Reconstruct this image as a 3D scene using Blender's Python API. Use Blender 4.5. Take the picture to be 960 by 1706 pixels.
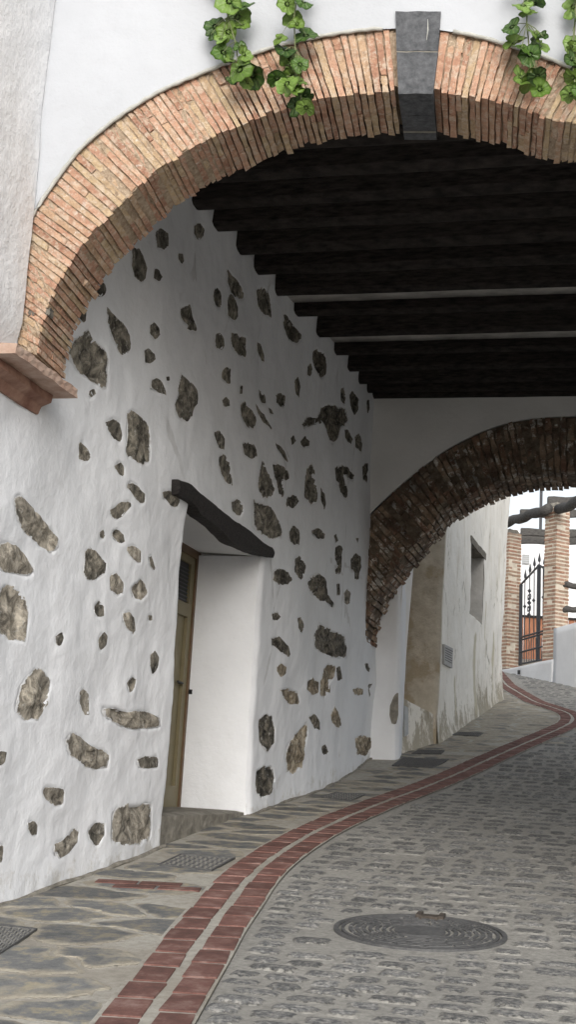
import bpy, math, random
import numpy as np
from mathutils import Vector, Matrix
random.seed(7); RNG = np.random.default_rng(7)
for o in list(bpy.data.objects): bpy.data.objects.remove(o)
S = bpy.context.scene; COL = S.collection
R_ = math.radians

# ---------------------------------------------------------------- camera
F_PX = 2200.0; CX, CY = 480.0, 853.0; PITCH = math.atan(447 / F_PX); ROLL = 0.06
CAM = np.array([0, 0, 1.35])
cd = bpy.data.cameras.new('camera'); co = bpy.data.objects.new('camera', cd); COL.objects.link(co)
cd.sensor_fit = 'HORIZONTAL'; cd.sensor_width = 36; cd.lens = F_PX / 960 * 36; cd.clip_end = 2000; cd.clip_start = .05
_r0 = np.array([1, 0, 0.]); _u0 = np.array([0, -math.sin(PITCH), math.cos(PITCH)]); _f = np.array([0, math.cos(PITCH), math.sin(PITCH)])
_c, _s = math.cos(ROLL), math.sin(ROLL)
_r = _c * _r0 + _s * _u0; _u = -_s * _r0 + _c * _u0
M = Matrix(((_r[0], _u[0], -_f[0], 0), (_r[1], _u[1], -_f[1], 0), (_r[2], _u[2], -_f[2], CAM[2]), (0, 0, 0, 1)))
co.matrix_world = M; S.camera = co

# ---------------------------------------------------------------- world, sun, exposure
w = bpy.data.worlds.new('World'); S.world = w; w.use_nodes = True
nt = w.node_tree; bg = nt.nodes['Background']
sky = nt.nodes.new('ShaderNodeTexSky'); sky.sky_type = 'NISHITA'; sky.sun_disc = False
SUN_EL, SUN_ROT = R_(24), R_(180)
sky.sun_elevation = SUN_EL; sky.sun_rotation = SUN_ROT; sky.dust_density = 3.0; sky.air_density = 1.2; sky.altitude = 100
hs = nt.nodes.new('ShaderNodeHueSaturation'); hs.inputs['Saturation'].default_value = 0.3
nt.links.new(sky.outputs[0], hs.inputs['Color']); nt.links.new(hs.outputs[0], bg.inputs[0]); bg.inputs[1].default_value = 0.15
sl = bpy.data.lights.new('sun', 'SUN'); so = bpy.data.objects.new('sun', sl); COL.objects.link(so)
sl.energy = 0.95; sl.angle = R_(40); sl.color = (1, .975, .94)
sd = Vector((math.sin(SUN_ROT) * math.cos(SUN_EL), math.cos(SUN_ROT) * math.cos(SUN_EL), math.sin(SUN_EL)))
so.rotation_euler = sd.to_track_quat('Z', 'Y').to_euler()
S.view_settings.view_transform = 'Standard'; S.view_settings.look = 'None'; S.view_settings.gamma = 1
S.view_settings.exposure = 0.50
S.cycles.use_denoising = True
S.cycles.max_bounces = 10; S.cycles.diffuse_bounces = 6

# ---------------------------------------------------------------- frames of the place
AW = R_(14.5); W2 = np.array([math.sin(AW), math.cos(AW)]); N2 = np.array([W2[1], -W2[0]])    # street axis u, crosswise v
AF = R_(9.1); D2 = np.array([math.sin(AF), math.cos(AF)]); S2 = np.array([D2[1], -D2[0]]); O2 = np.array([-1.5, 6.78])  # front arch
def P(u, v, z): return np.array([u * W2[0] + v * N2[0], u * W2[1] + v * N2[1], z])
def PF(s, d, z): q = O2 + s * S2 + d * D2; return np.array([q[0], q[1], z])
def uv(p): return float(p[:2] @ W2), float(p[:2] @ N2)
def hgt(u):
    u = max(-60.0, min(u, 75.0)); a, b, m = .091, .165, 15.5
    if u < m - 1.5: return a * u
    if u > m + 1.5: return a * m + b * (u - m)
    t = u - (m - 1.5); return a * u + (b - a) * t * t / 6
def ray(x, y):
    a = (x - CX) / F_PX; b = -(y - CY) / F_PX
    return _f + a * _r + b * _u
def on_vert(x, y, p0, n):
    d = ray(x, y); return CAM + d * float(((np.asarray(p0)[:2] - CAM[:2]) @ n) / (d[:2] @ n))
def on_ground(x, y):
    d = ray(x, y); g = lambda t: (CAM + d * t)[2] - hgt(float((CAM + d * t)[:2] @ W2))
    t = .5
    while t < 150 and g(t) > 0: t *= 1.02
    lo, hi = t / 1.02, t
    for _ in range(40):
        m = (lo + hi) / 2
        if g(m) < 0: hi = m
        else: lo = m
    return CAM + d * hi
def gp(u, v, dz=0.0): return P(u, v, hgt(u) + dz)

# ---------------------------------------------------------------- numeric noise
def _hash(i, j, k):
    n = (i * 374761393 + j * 668265263 + k * 2147483647 * 3 + 1274126177) & 0xffffffff
    n = ((n ^ (n >> 13)) * 1274126177) & 0xffffffff
    return ((n ^ (n >> 16)) & 0xffff) / 65535.0
def vnoise(x, y, z=0):
    x, y = np.asarray(x, float), np.asarray(y, float)
    i, j = np.floor(x).astype(np.int64), np.floor(y).astype(np.int64); fx, fy = x - i, y - j
    fx = fx * fx * (3 - 2 * fx); fy = fy * fy * (3 - 2 * fy)
    a, b, c, d = _hash(i, j, z), _hash(i + 1, j, z), _hash(i, j + 1, z), _hash(i + 1, j + 1, z)
    return (a + (b - a) * fx) * (1 - fy) + (c + (d - c) * fx) * fy
def fbm(x, y, z=0, o=4):
    r, a, t = 0, 1.0, 0
    for k in range(o):
        r = r + a * vnoise(np.asarray(x) * 2 ** k, np.asarray(y) * 2 ** k, z * 7 + k); t += a; a *= .5
    return r / t - .5

# ---------------------------------------------------------------- materials
def mat(name, build, rough=.85, spec=.3):
    m = bpy.data.materials.new(name); m.use_nodes = True; t = m.node_tree; b = t.nodes['Principled BSDF']
    b.inputs['Roughness'].default_value = rough; b.inputs['Specular IOR Level'].default_value = spec
    build(t, b); return m
class T:
    """small node helper"""
    def __init__(s, t, coord='Object'):
        s.t = t; s.tc = t.nodes.new('ShaderNodeTexCoord').outputs[coord]
    def link(s, a, b): s.t.links.new(a, b)
    def val(s, inp, v):
        if hasattr(v, 'links') or hasattr(v, 'is_linked'): s.link(v, inp)
        else: inp.default_value = v
    def noise(s, scale, detail=4, rough=.55, stretch=None, dist=0, vec=None):
        n = s.t.nodes.new('ShaderNodeTexNoise'); n.inputs['Scale'].default_value = scale
        n.inputs['Detail'].default_value = detail; n.inputs['Roughness'].default_value = rough; n.inputs['Distortion'].default_value = dist
        v = vec or s.tc
        if stretch:
            mp = s.t.nodes.new('ShaderNodeMapping'); mp.inputs['Scale'].default_value = stretch; s.link(v, mp.inputs[0]); v = mp.outputs[0]
        s.link(v, n.inputs['Vector']); return n.outputs['Fac']
    def vor(s, scale, feature='F1', stretch=None):
        n = s.t.nodes.new('ShaderNodeTexVoronoi'); n.inputs['Scale'].default_value = scale; n.feature = feature; v = s.tc
        if stretch:
            mp = s.t.nodes.new('ShaderNodeMapping'); mp.inputs['Scale'].default_value = stretch; s.link(v, mp.inputs[0]); v = mp.outputs[0]
        s.link(v, n.inputs['Vector']); return n.outputs[0]
    def ramp(s, f, *stops):
        r = s.t.nodes.new('ShaderNodeValToRGB'); e = r.color_ramp.elements
        while len(e) < len(stops): e.new(.5)
        for k, (p, c) in enumerate(stops):
            if not isinstance(c, tuple): c = (c, c, c)
            e[k].position = p; e[k].color = (*c, 1)
        s.link(f, r.inputs[0]); return r.outputs[0]
    def mix(s, f, a, b, mode='MIX'):
        n = s.t.nodes.new('ShaderNodeMix'); n.data_type = 'RGBA'; n.blend_type = mode
        for i, v in ((0, f), (6, a), (7, b)):
            if isinstance(v, tuple): n.inputs[i].default_value = (*v, 1)
            elif isinstance(v, (int, float)): n.inputs[i].default_value = v if i == 0 else (v, v, v, 1)
            else: s.link(v, n.inputs[i])
        return n.outputs[2]
    def math(s, op, a, b=0.0, clamp=False):
        n = s.t.nodes.new('ShaderNodeMath'); n.operation = op; n.use_clamp = clamp
        for i, v in ((0, a), (1, b)):
            if isinstance(v, (int, float)): n.inputs[i].default_value = v
            else: s.link(v, n.inputs[i])
        return n.outputs[0]
    def attr(s, name):
        n = s.t.nodes.new('ShaderNodeAttribute'); n.attribute_name = name; return n.outputs['Fac']
    def island(s): return s.t.nodes.new('ShaderNodeNewGeometry').outputs['Random Per Island']
    def z(s):
        n = s.t.nodes.new('ShaderNodeSeparateXYZ'); s.link(s.tc, n.inputs[0]); return n.outputs[2]
    def bump(s, b, h, strength=.5, dist=.02):
        n = s.t.nodes.new('ShaderNodeBump'); n.inputs['Strength'].default_value = strength; n.inputs['Distance'].default_value = dist
        s.link(h, n.inputs['Height'])
        if b.inputs['Normal'].is_linked: s.link(b.inputs['Normal'].links[0].from_socket, n.inputs['Normal'])
        s.link(n.outputs[0], b.inputs['Normal'])

def plaster(base=(.80, .80, .80), grime=.0, bumps=.35, stains=0, damp=False):
    def f(t, b):
        k = T(t)
        c = k.mix(k.ramp(k.noise(1.1, 5), (.35, 0.), (.7, 1.)), base, tuple(x * .9 for x in base))
        c = k.mix(k.math('MULTIPLY', k.ramp(k.noise(6, 6, .7), (.5, 0.), (.75, 1.)), .3), c, tuple(x * .82 for x in base))
        if grime: c = k.mix(k.math('MULTIPLY', k.ramp(k.noise(2.3, 8, .7, (1, 1, .5)), (.5, 0.), (.66, 1.)), grime), c, (.44, .43, .41))
        if damp:
            at = k.attr('low'); c = k.mix(k.math('MULTIPLY', k.ramp(k.math('ADD', k.noise(5, 8, .75), k.math('MULTIPLY', at, .22)), (.66, 0.), (.80, 1.)), .5), c, (.42, .39, .33))
            v = k.math('ADD', k.vor(1.1, 'DISTANCE_TO_EDGE', (1, 1, .6)), k.math('MULTIPLY', k.noise(4, 5), .12)); cr = k.ramp(v, (.066, 1.), (.074, 0.))
            c = k.mix(k.math('MULTIPLY', k.math('MULTIPLY', cr, k.ramp(k.noise(.8, 3), (.54, 0.), (.60, 1.))), .35), c, (.35, .34, .33))
        if stains:
            c = k.mix(k.math('MULTIPLY', k.ramp(k.noise(2.2, 7, .65, (1.5, 1.5, .35)), (.55, 0.), (.66, 1.)), .55 * stains), c, (.52, .47, .38))
            c = k.mix(k.math('MULTIPLY', k.ramp(k.noise(2.0, 6, .6), (.45, 0.), (.68, 1.)), .45), c, (.70, .67, .60))
            v = k.math('ADD', k.vor(1.6, 'DISTANCE_TO_EDGE', (1, 1, .45)), k.math('MULTIPLY', k.noise(5, 4), .06))
            crack = k.ramp(v, (.034, 1.), (.050, 0.))
            c = k.mix(k.math('MULTIPLY', k.math('MULTIPLY', crack, k.ramp(k.noise(.9, 3), (.5, 0.), (.6, 1.))), .6), c, (.2, .18, .15))
            at = k.attr('low')
            m = k.math('MULTIPLY', k.ramp(k.math('ADD', k.noise(3.4, 9, .8, (1, 1, .55)), k.math('MULTIPLY', at, .19)), (.585, 0.), (.65, 1.)), .8)
            c = k.mix(m, c, (.20, .17, .11))
            c = k.mix(k.math('MULTIPLY', k.ramp(k.math('ADD', k.attr('streak'), k.math('MULTIPLY', k.math('SUBTRACT', k.noise(7, 7, .75, (1, 1, .3)), .5), 1.4)), (.45, 0.), (.70, 1.)), .75), c, (.46, .42, .30))
            c = k.mix(k.math('MULTIPLY', at, .35), c, (.62, .57, .47))
        k.link(c, b.inputs['Base Color'])
        k.bump(b, k.noise(9, 5, .6), bumps, .03); k.bump(b, k.noise(70, 3, .6), bumps * .8, .006)
    return f
def stone(cols=((.06, .055, .045), (.20, .18, .14), (.33, .29, .23)), scale=14):
    def f(t, b):
        k = T(t)
        n = k.noise(scale, 8, .72, dist=.6)
        c = k.ramp(n, (.38, cols[0]), (.5, cols[1]), (.62, cols[2]))
        r = k.ramp(k.noise(2.1, 2), (.35, (.75, .73, .70)), (.65, (1.2, 1.15, 1.08)))
        c = k.mix(1.0, c, r, 'MULTIPLY')
        e = k.math('ADD', k.attr('edge'), k.math('MULTIPLY', k.math('SUBTRACT', k.noise(11, 8, .78), .5), 1.9)); sm = k.ramp(e, (.22, 1.), (.32, 0.))
        c = k.mix(sm, c, (.80, .81, .83)); c = k.mix(k.math('MULTIPLY', k.ramp(k.noise(17, 7, .8), (.57, 0.), (.64, 1.)), .6), c, (.68, .66, .62))
        k.link(c, b.inputs['Base Color'])
        k.bump(b, k.noise(scale * .8, 8, .75), 1.0, .05); k.bump(b, k.noise(90, 4), .5, .008)
    return f
def brick(stops, mort=(.50, .42, .32), amount=.5, white=0.0, sc=1.0, dark=None, wt=.60, pits=0):
    def f(t, b):
        k = T(t)
        c = k.ramp(k.island(), *stops)
        c = k.mix(.45, c, k.ramp(k.noise(22 * sc, 6, .7), (.3, (.14, .08, .055)), (.5, (.36, .22, .14)), (.72, (.60, .45, .30))))
        c = k.mix(k.math('MULTIPLY', k.ramp(k.noise(13 * sc, 8, .75), (.50, 0.), (.60, 1.)), amount), c, mort)
        if white: c = k.mix(k.math('MULTIPLY', k.ramp(k.noise(16 * sc, 8, .8), (wt, 0.), (wt + .04, 1.)), white), c, (.72, .69, .63))
        if pits: c = k.mix(k.math('MULTIPLY', k.ramp(k.noise(34, 8, .85), (.60, 0.), (.63, 1.)), pits), c, (.10, .06, .04)); c = k.mix(k.math('MULTIPLY', k.ramp(k.noise(26, 7, .8), (.50, 0.), (.56, 1.)), .45), c, (.56, .47, .38))
        if dark: c = k.mix(k.math('MULTIPLY', k.ramp(k.noise(3.5, 5, .6), (.4, 0.), (.6, 1.)), dark), c, (.045, .035, .028))
        k.link(c, b.inputs['Base Color']); k.bump(b, k.noise(45 * sc, 6, .7), .9, .012); k.bump(b, k.noise(12 * sc, 4), .6, .03)
    return f
def ragged(cols, mortar, lo=.25, soft=.12, nsc=16, stretch=None, bumpd=.01, isl=(.75, 1.25), amp=1.9, fade=0.0, tan=None):
    """paving stone whose rim frays into the mortar around it (attribute edge: 0 at the rim)"""
    def f(t, b):
        k = T(t)
        n = k.noise(nsc, 7, .7)
        e = k.math('ADD', k.attr('edge'), k.math('MULTIPLY', k.math('SUBTRACT', n, .5), amp))
        if fade: e = k.math('SUBTRACT', e, k.math('MULTIPLY', k.ramp(k.noise(1.3, 5, .7), (.45, 0.), (.62, 1.)), fade))
        m = k.ramp(e, (lo, 0.), (lo + soft, 1.))
        c = k.ramp(k.noise(9, 8, .7, stretch), *cols)
        rr = k.ramp(k.island(), (0, isl[0]), (1, isl[1]))
        c = k.mix(1.0, c, rr, 'MULTIPLY')
        if tan:
            ty = k.math('ADD', k.math('MULTIPLY', k.math('SUBTRACT', .75, k.attr('edge')), .35), k.noise(2.6, 6, .65)); ty = k.math('ADD', ty, k.attr('far'))
            c = k.mix(k.ramp(ty, (.52, 0.), (.66, 1.)), c, k.ramp(k.noise(12, 7, .7), (.3, (.24, .215, .175)), (.7, (.43, .40, .33))))
        mc = mortar(k)
        k.link(k.mix(m, mc, c), b.inputs['Base Color'])
        k.bump(b, k.math('ADD', m, k.noise(40, 6, .7)), .7, bumpd)
    return f
def street_mortar(k):
    c = k.ramp(k.noise(30, 8, .75), (.3, (.18, .176, .163)), (.5, (.31, .302, .28)), (.7, (.42, .41, .38)))
    return k.mix(k.math('MULTIPLY', k.ramp(k.noise(.9, 5, .6), (.40, 0.), (.62, 1.)), .4), c, (.20, .195, .18))
def walk_mortar(k):
    c = k.ramp(k.noise(18, 8, .7), (.3, (.27, .257, .228)), (.5, (.39, .375, .335)), (.7, (.48, .46, .415)))
    return k.mix(k.math('MULTIPLY', k.ramp(k.noise(1.1, 5, .6), (.45, 0.), (.62, 1.)), .45), c, (.24, .21, .17))
def flat_m(fn, d=.008):
    def f(t, b):
        k = T(t); k.link(fn(k), b.inputs['Base Color']); k.bump(b, k.noise(50, 7, .75), .8, d)
    return f
def simple(c1, c2, sc=12, bd=.006, st=None, bs=.6):
    def f(t, b):
        k = T(t); n = k.noise(sc, 6, .65, st); k.link(k.ramp(n, (.3, c1), (.7, c2)), b.inputs['Base Color']); k.bump(b, n, bs, bd)
    return f
MT = {}
MT['plaster_wall'] = mat('limewashed_plaster', plaster((.81, .83, .865), .10, .33, 0, True))
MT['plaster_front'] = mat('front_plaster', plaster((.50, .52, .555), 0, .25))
MT['plaster_bright'] = mat('fresh_whitewash', plaster((.86, .87, .89), 0, .3))
MT['plaster_grime'] = mat('mottled_plaster', plaster((.80, .805, .82), .22, .6))
MT['plaster_old'] = mat('stained_plaster', plaster((.86, .84, .79), 0, .5, 1.0))
MT['plaster_in'] = mat('passage_plaster', plaster((.85, .84, .82), 0, .3))
MT['beige_render'] = mat('beige_render', lambda t, b: (lambda k: (k.link(k.mix(k.ramp(k.noise(1.6, 6, .6), (.5, 0.), (.56, 1.)), k.ramp(k.noise(5, 7, .65), (.3, (.46, .41, .33)), (.7, (.68, .63, .54))), (.44, .37, .27)), b.inputs['Base Color']), k.bump(b, k.noise(8, 7, .7), .8, .04)))(T(t)))
BR = ((0, (.30, .14, .095)), (.2, (.50, .26, .18)), (.45, (.62, .37, .27)), (.62, (.52, .40, .25)), (.76, (.58, .47, .29)), (1, (.46, .23, .17)))
MT['shaded_reveal'] = mat('shaded_reveal', simple((.34, .33, .31), (.48, .47, .45), 6, .02))  # window reveal surfaces, their shade put into the grey base colour
MT['dark_rubble'] = mat('dark_rubble', simple((.06, .055, .05), (.24, .22, .18), 14, .03))
MT['infill'] = mat('sooty_limewash', simple((.26, .25, .23), (.60, .58, .55), 3, .02, (1, 1, 4)))
MT['brick'] = mat('old_tile_brick', brick(BR, mort=(.54, .44, .34), amount=.5, white=.6, pits=.7))
MT['brick_mortar'] = mat('sandy_mortar', simple((.28, .20, .13), (.56, .45, .34), 30, .03, bs=1.))
MT['brick_dark'] = mat('sooty_brick', brick(((0, (.09, .06, .045)), (.35, (.22, .12, .09)), (.6, (.20, .16, .12)), (1, (.33, .25, .18))), mort=(.36, .31, .24), amount=.85, white=.95, sc=.36, dark=.7, wt=.535))
MT['mortar_dark'] = mat('sooty_mortar', simple((.06, .045, .03), (.24, .19, .14), 11, .03))
MT['brick_pier'] = mat('pier_brick', brick(((0, (.24, .13, .10)), (.3, (.34, .17, .13)), (.55, (.30, .25, .20)), (.8, (.42, .25, .19)), (1, (.27, .22, .18))), mort=(.5, .44, .37), amount=.35, sc=.4))
MT['mortar_pier'] = mat('pier_mortar', simple((.52, .46, .38), (.70, .64, .54), 8, .02))
MT['beam'] = mat('blackened_wood', simple((.010, .0095, .0095), (.055, .047, .043), 8, .01, (1, 1, 5)), .9, .08)
MT['lintel'] = mat('dark_wood', simple((.010, .009, .010), (.045, .040, .038), 14, .03, (2, 2, 5)), .7, .2)
MT['grey_wood'] = mat('weathered_wood', simple((.03, .028, .027), (.13, .125, .118), 10, .02, (1, 1, 6)))
MT['terracotta'] = mat('worn_terracotta', simple((.32, .20, .15), (.52, .40, .33), 9, .012))
MT['terracotta_red'] = mat('red_terracotta', simple((.16, .07, .05), (.38, .24, .18), 7, .015))
MT['keystone'] = mat('dark_slate_blocks', simple((.03, .033, .038), (.115, .12, .13), 26, .012), .65, .35)
MT['cement'] = mat('rough_cement', simple((.14, .13, .11), (.33, .31, .27), 9, .03, bs=.9))
MT['cement_line'] = mat('grey_cement', simple((.36, .36, .33), (.52, .52, .49), 20, .01))
MT['door'] = mat('olive_paint', simple((.165, .14, .08), (.205, .175, .10), 6, .002), .5, .4)
MT['door_frame'] = mat('brown_paint', simple((.10, .06, .032), (.16, .10, .055), 7, .003), .5, .4)
MT['black'] = mat('black_metal', simple((.012, .012, .013), (.03, .03, .032), 12, .003), .5, .4)
MT['iron'] = mat('dark_iron', simple((.03, .032, .038), (.06, .062, .07), 20, .004), .5, .5)
MT['cast'] = mat('cast_iron', simple((.05, .052, .056), (.12, .12, .12), 30, .004), .6, .4)
MT['rust'] = mat('rusty_iron', simple((.035, .03, .026), (.09, .075, .062), 30, .004))
MT['cast_low'] = mat('dusty_recess', simple((.20, .195, .18), (.34, .33, .30), 30, .004))
MT['street'] = mat('street_mortar', flat_m(street_mortar))
MT['walk'] = mat('sidewalk_mortar', flat_m(walk_mortar))
MT['cobble'] = mat('worn_cobble', ragged(((.36, (.065, .067, .07)), (.5, (.165, .167, .166)), (.62, (.32, .31, .29))), street_mortar, .04, .22, 34, (4, 4, 4), .016, (.75, 1.3), 2.6, .4))
MT['flag'] = mat('slate_flag', ragged(((.28, (.09, .096, .10)), (.5, (.175, .178, .178)), (.62, (.30, .27, .20)), (.78, (.33, .29, .22))), walk_mortar, .03, .05, 14, (1, 1, 1), .012, (.72, 1.2), .9, 0, True))
MT['red_brick'] = mat('red_paver', ragged(((.3, (.09, .048, .041)), (.5, (.15, .074, .062)), (.7, (.25, .165, .145))), walk_mortar, -.55, .1, 20, None, .006, (.8, 1.25), 1.3))
MT['leaf'] = mat('leaf', lambda t, b: (lambda k: (k.link(k.mix(k.math('MULTIPLY', k.attr('vein'), .16), k.ramp(k.island(), (0, (.02, .05, .008)), (.5, (.04, .095, .011)), (.8, (.10, .17, .022)), (1, (.16, .26, .06))), (.30, .42, .14)), b.inputs['Base Color']), k.bump(b, k.attr('vein'), .5, .006)))(T(t)), .45, .4)
MT['stem'] = mat('stem', simple((.10, .13, .05), (.2, .22, .12), 10))
MT['plaque'] = mat('plaque', simple((.36, .36, .36), (.46, .46, .45), 10, .002))
MT['text'] = mat('plaque_lettering', simple((.10, .10, .10), (.16, .16, .16), 10, .001))
MT['tin'] = mat('grey_louvre', simple((.42, .44, .46), (.5, .52, .54), 10, .002))
MT['fence'] = mat('brown_boards', simple((.22, .09, .05), (.42, .20, .12), 5, .01, (3, 3, .6)))
MT['earth'] = mat('dry_ground', simple((.22, .20, .17), (.35, .32, .28), 3, .03))
MT['green'] = mat('moss', simple((.04, .08, .02), (.12, .18, .05), 30, .01))

# ---------------------------------------------------------------- object helpers
BASE = {}
def empty(name, loc, label=None, cat=None, group=None, kind=None):
    o = bpy.data.objects.new(name, None); COL.objects.link(o); o.location = Vector([float(x) for x in loc]); o.empty_display_size = .1
    BASE[o.name] = np.array(loc, float); tag(o, label, cat, group, kind); return o
def tag(o, label=None, cat=None, group=None, kind=None):
    if label and not kind: kind = 'thing'
    for k, v in (('label', label), ('category', cat), ('group', group), ('kind', kind)):
        if v: o[k] = v
    return o
def mesh_obj(name, V, Fc, m, parent=None, smooth=False, attrs=None, loc=None):
    V = np.asarray(V, float).reshape(-1, 3)
    b = BASE[parent.name] if parent is not None else (np.asarray(loc, float) if loc is not None else np.zeros(3))
    me = bpy.data.meshes.new(name); me.from_pydata((V - b).tolist(), [], Fc)
    me.materials.append(MT[m] if isinstance(m, str) else m)
    if smooth: me.polygons.foreach_set('use_smooth', [True] * len(me.polygons))
    for k, a in (attrs or {}).items():
        at = me.attributes.new(k, 'FLOAT', 'POINT'); at.data.foreach_set('value', np.asarray(a, np.float32))
    me.update(); o = bpy.data.objects.new(name, me); COL.objects.link(o)
    if parent is not None: o.parent = parent
    elif loc is not None: o.location = Vector([float(x) for x in loc])
    BASE[o.name] = b; return o
class MB:
    def __init__(s): s.V = []; s.F = []; s.A = {}
    def add(s, V, Fc, **at):
        n = len(s.V); s.V += [tuple(map(float, v)) for v in V]; s.F += [[i + n for i in f] for f in Fc]
        for k, a in at.items(): s.A.setdefault(k, []).extend(a if hasattr(a, '__len__') else [a] * len(V))
    def lattice(s, fn, nx=1, ny=1, nz=1):
        idx = {}; V = []; Fc = []
        def vid(i, j, k):
            if (i, j, k) not in idx: idx[(i, j, k)] = len(V); V.append(fn(i / nx, j / ny, k / nz))
            return idx[(i, j, k)]
        for i in range(nx):
            for j in range(ny):
                Fc.append([vid(i, j, 0), vid(i, j + 1, 0), vid(i + 1, j + 1, 0), vid(i + 1, j, 0)])
                Fc.append([vid(i, j, nz), vid(i + 1, j, nz), vid(i + 1, j + 1, nz), vid(i, j + 1, nz)])
        for i in range(nx):
            for k in range(nz):
                Fc.append([vid(i, 0, k), vid(i + 1, 0, k), vid(i + 1, 0, k + 1), vid(i, 0, k + 1)])
                Fc.append([vid(i, ny, k), vid(i, ny, k + 1), vid(i + 1, ny, k + 1), vid(i + 1, ny, k)])
        for j in range(ny):
            for k in range(nz):
                Fc.append([vid(0, j, k), vid(0, j, k + 1), vid(0, j + 1, k + 1), vid(0, j + 1, k)])
                Fc.append([vid(nx, j, k), vid(nx, j + 1, k), vid(nx, j + 1, k + 1), vid(nx, j, k + 1)])
        s.add(V, Fc)
    def box(s, o, a, b, c):
        o, a, b, c = map(np.asarray, (o, a, b, c)); s.lattice(lambda x, y, z: o + a * x + b * y + c * z)
    def tube(s, pts, r, n=8):
        pts = [np.asarray(p, float) for p in pts]; rr = r if hasattr(r, '__len__') else [r] * len(pts); V = []; Fc = []
        for i, p in enumerate(pts):
            t = pts[min(i + 1, len(pts) - 1)] - pts[max(i - 1, 0)]; t /= np.linalg.norm(t)
            a = np.cross(t, [0, 0, 1.]) if abs(t[2]) < .9 else np.cross(t, [1., 0, 0]); a /= np.linalg.norm(a); b = np.cross(t, a)
            for k in range(n): V.append(p + rr[i] * (math.cos(2 * math.pi * k / n) * a + math.sin(2 * math.pi * k / n) * b))
        for i in range(len(pts) - 1):
            for k in range(n): Fc.append([i * n + k, i * n + (k + 1) % n, (i + 1) * n + (k + 1) % n, (i + 1) * n + k])
        Fc.append(list(range(n))[::-1]); Fc.append([(len(pts) - 1) * n + k for k in range(n)])
        s.add(V, Fc)
    def build(s, name, m, parent=None, smooth=False, loc=None): return mesh_obj(name, s.V, s.F, m, parent, smooth, {k: v for k, v in s.A.items() if len(v) == len(s.V)}, loc)
def grid_faces(nr, nc, skip=None):
    i, j = np.meshgrid(np.arange(nr - 1), np.arange(nc - 1), indexing='ij')
    if skip is not None: keep = ~skip; i, j = i[keep], j[keep]
    i, j = i.ravel(), j.ravel(); return np.stack([i * nc + j, i * nc + j + 1, (i + 1) * nc + j + 1, (i + 1) * nc + j], 1).tolist()
def in_poly(x, y, poly):
    c = np.zeros(np.shape(x), bool); n = len(poly)
    for i in range(n):
        x1, y1 = poly[i]; x2, y2 = poly[(i + 1) % n]
        if y1 == y2: continue
        c ^= ((y1 > y) != (y2 > y)) & (x < (x2 - x1) * (y - y1) / (y2 - y1) + x1)
    return c
def poly_dist(x, y, poly):
    d = np.full(np.shape(x), 1e9); n = len(poly)
    for i in range(n):
        a = np.array(poly[i]); b = np.array(poly[(i + 1) % n]); ab = b - a; L = ab @ ab + 1e-12
        t = np.clip(((x - a[0]) * ab[0] + (y - a[1]) * ab[1]) / L, 0, 1)
        d = np.minimum(d, np.hypot(x - a[0] - t * ab[0], y - a[1] - t * ab[1]))
    return d
def resample(pts, n, closed=False):
    p = np.array(pts, float)
    if closed: p = np.vstack([p, p[:1]])
    L = np.r_[0, np.cumsum(np.linalg.norm(np.diff(p, axis=0), axis=1))]
    t = np.linspace(0, L[-1], n, endpoint=not closed); return np.stack([np.interp(t, L, p[:, k]) for k in range(p.shape[1])], 1)
def smooth_curve(pts, n):
    p = resample(pts, n)
    for _ in range(max(2, n // 40)):
        q = p.copy(); q[1:-1] = (p[:-2] + 2 * p[1:-1] + p[2:]) / 4; p = q
    return p

# ================================================================ GROUND
us = np.r_[np.linspace(-300, -60, 7), np.linspace(-50, 0, 6), np.linspace(2, 40, 77), np.linspace(42, 76, 18), np.linspace(90, 500, 8)]
vs = np.r_[-300, -120, -40, np.linspace(-15, 15, 31), 40, 120, 300]
V = [gp(u, v, -.03) for u in us for v in vs]
tag(mesh_obj('ground', V, grid_faces(len(us), len(vs)), 'earth', smooth=True), kind='structure')
BL = [(-4, -1.0), (2, -1.35), (4.2, -1.76), (4.853, -1.871), (5.429, -1.97), (6.02, -2.071), (6.643, -2.184), (7.236, -2.267), (7.937, -2.382), (8.618, -2.463), (9.357, -2.515), (10.436, -2.55), (11.6, -2.53), (13.136, -2.457), (14.416, -2.365), (15.573, -2.235), (16.485, -2.093), (17.533, -1.918), (18.835, -1.674), (20.26, -1.397), (21.554, -1.14), (22.4, -1.0), (23.1, -.985), (23.9, -1.09), (24.6, -1.36), (25.6, -1.78), (27.4, -2.22), (29, -2.6), (34, -3.4)]
bl = smooth_curve(BL, 400)
tn = np.gradient(bl, axis=0); tn /= np.linalg.norm(tn, axis=1)[:, None]; nr = np.stack([-tn[:, 1], tn[:, 0]], 1)
nr = np.where(nr[:, 1:2] < 0, nr, nr); nr *= np.sign(nr[50, 1])
bw = np.interp(np.arange(400), [0, 100, 200, 399], [.33, .37, .42, .42])
br = bl + nr * bw[:, None]
arc = np.r_[0, np.cumsum(np.linalg.norm(np.diff(bl, axis=0), axis=1))]
def strip(c0, c1, n, dz, name, m):
    V = [gp(*(a + (b - a) * t), dz) for a, b in zip(c0, c1) for t in np.linspace(0, 1, n)]
    return tag(mesh_obj(name, V, grid_faces(len(c0), n), m, smooth=True), kind='structure')
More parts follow.
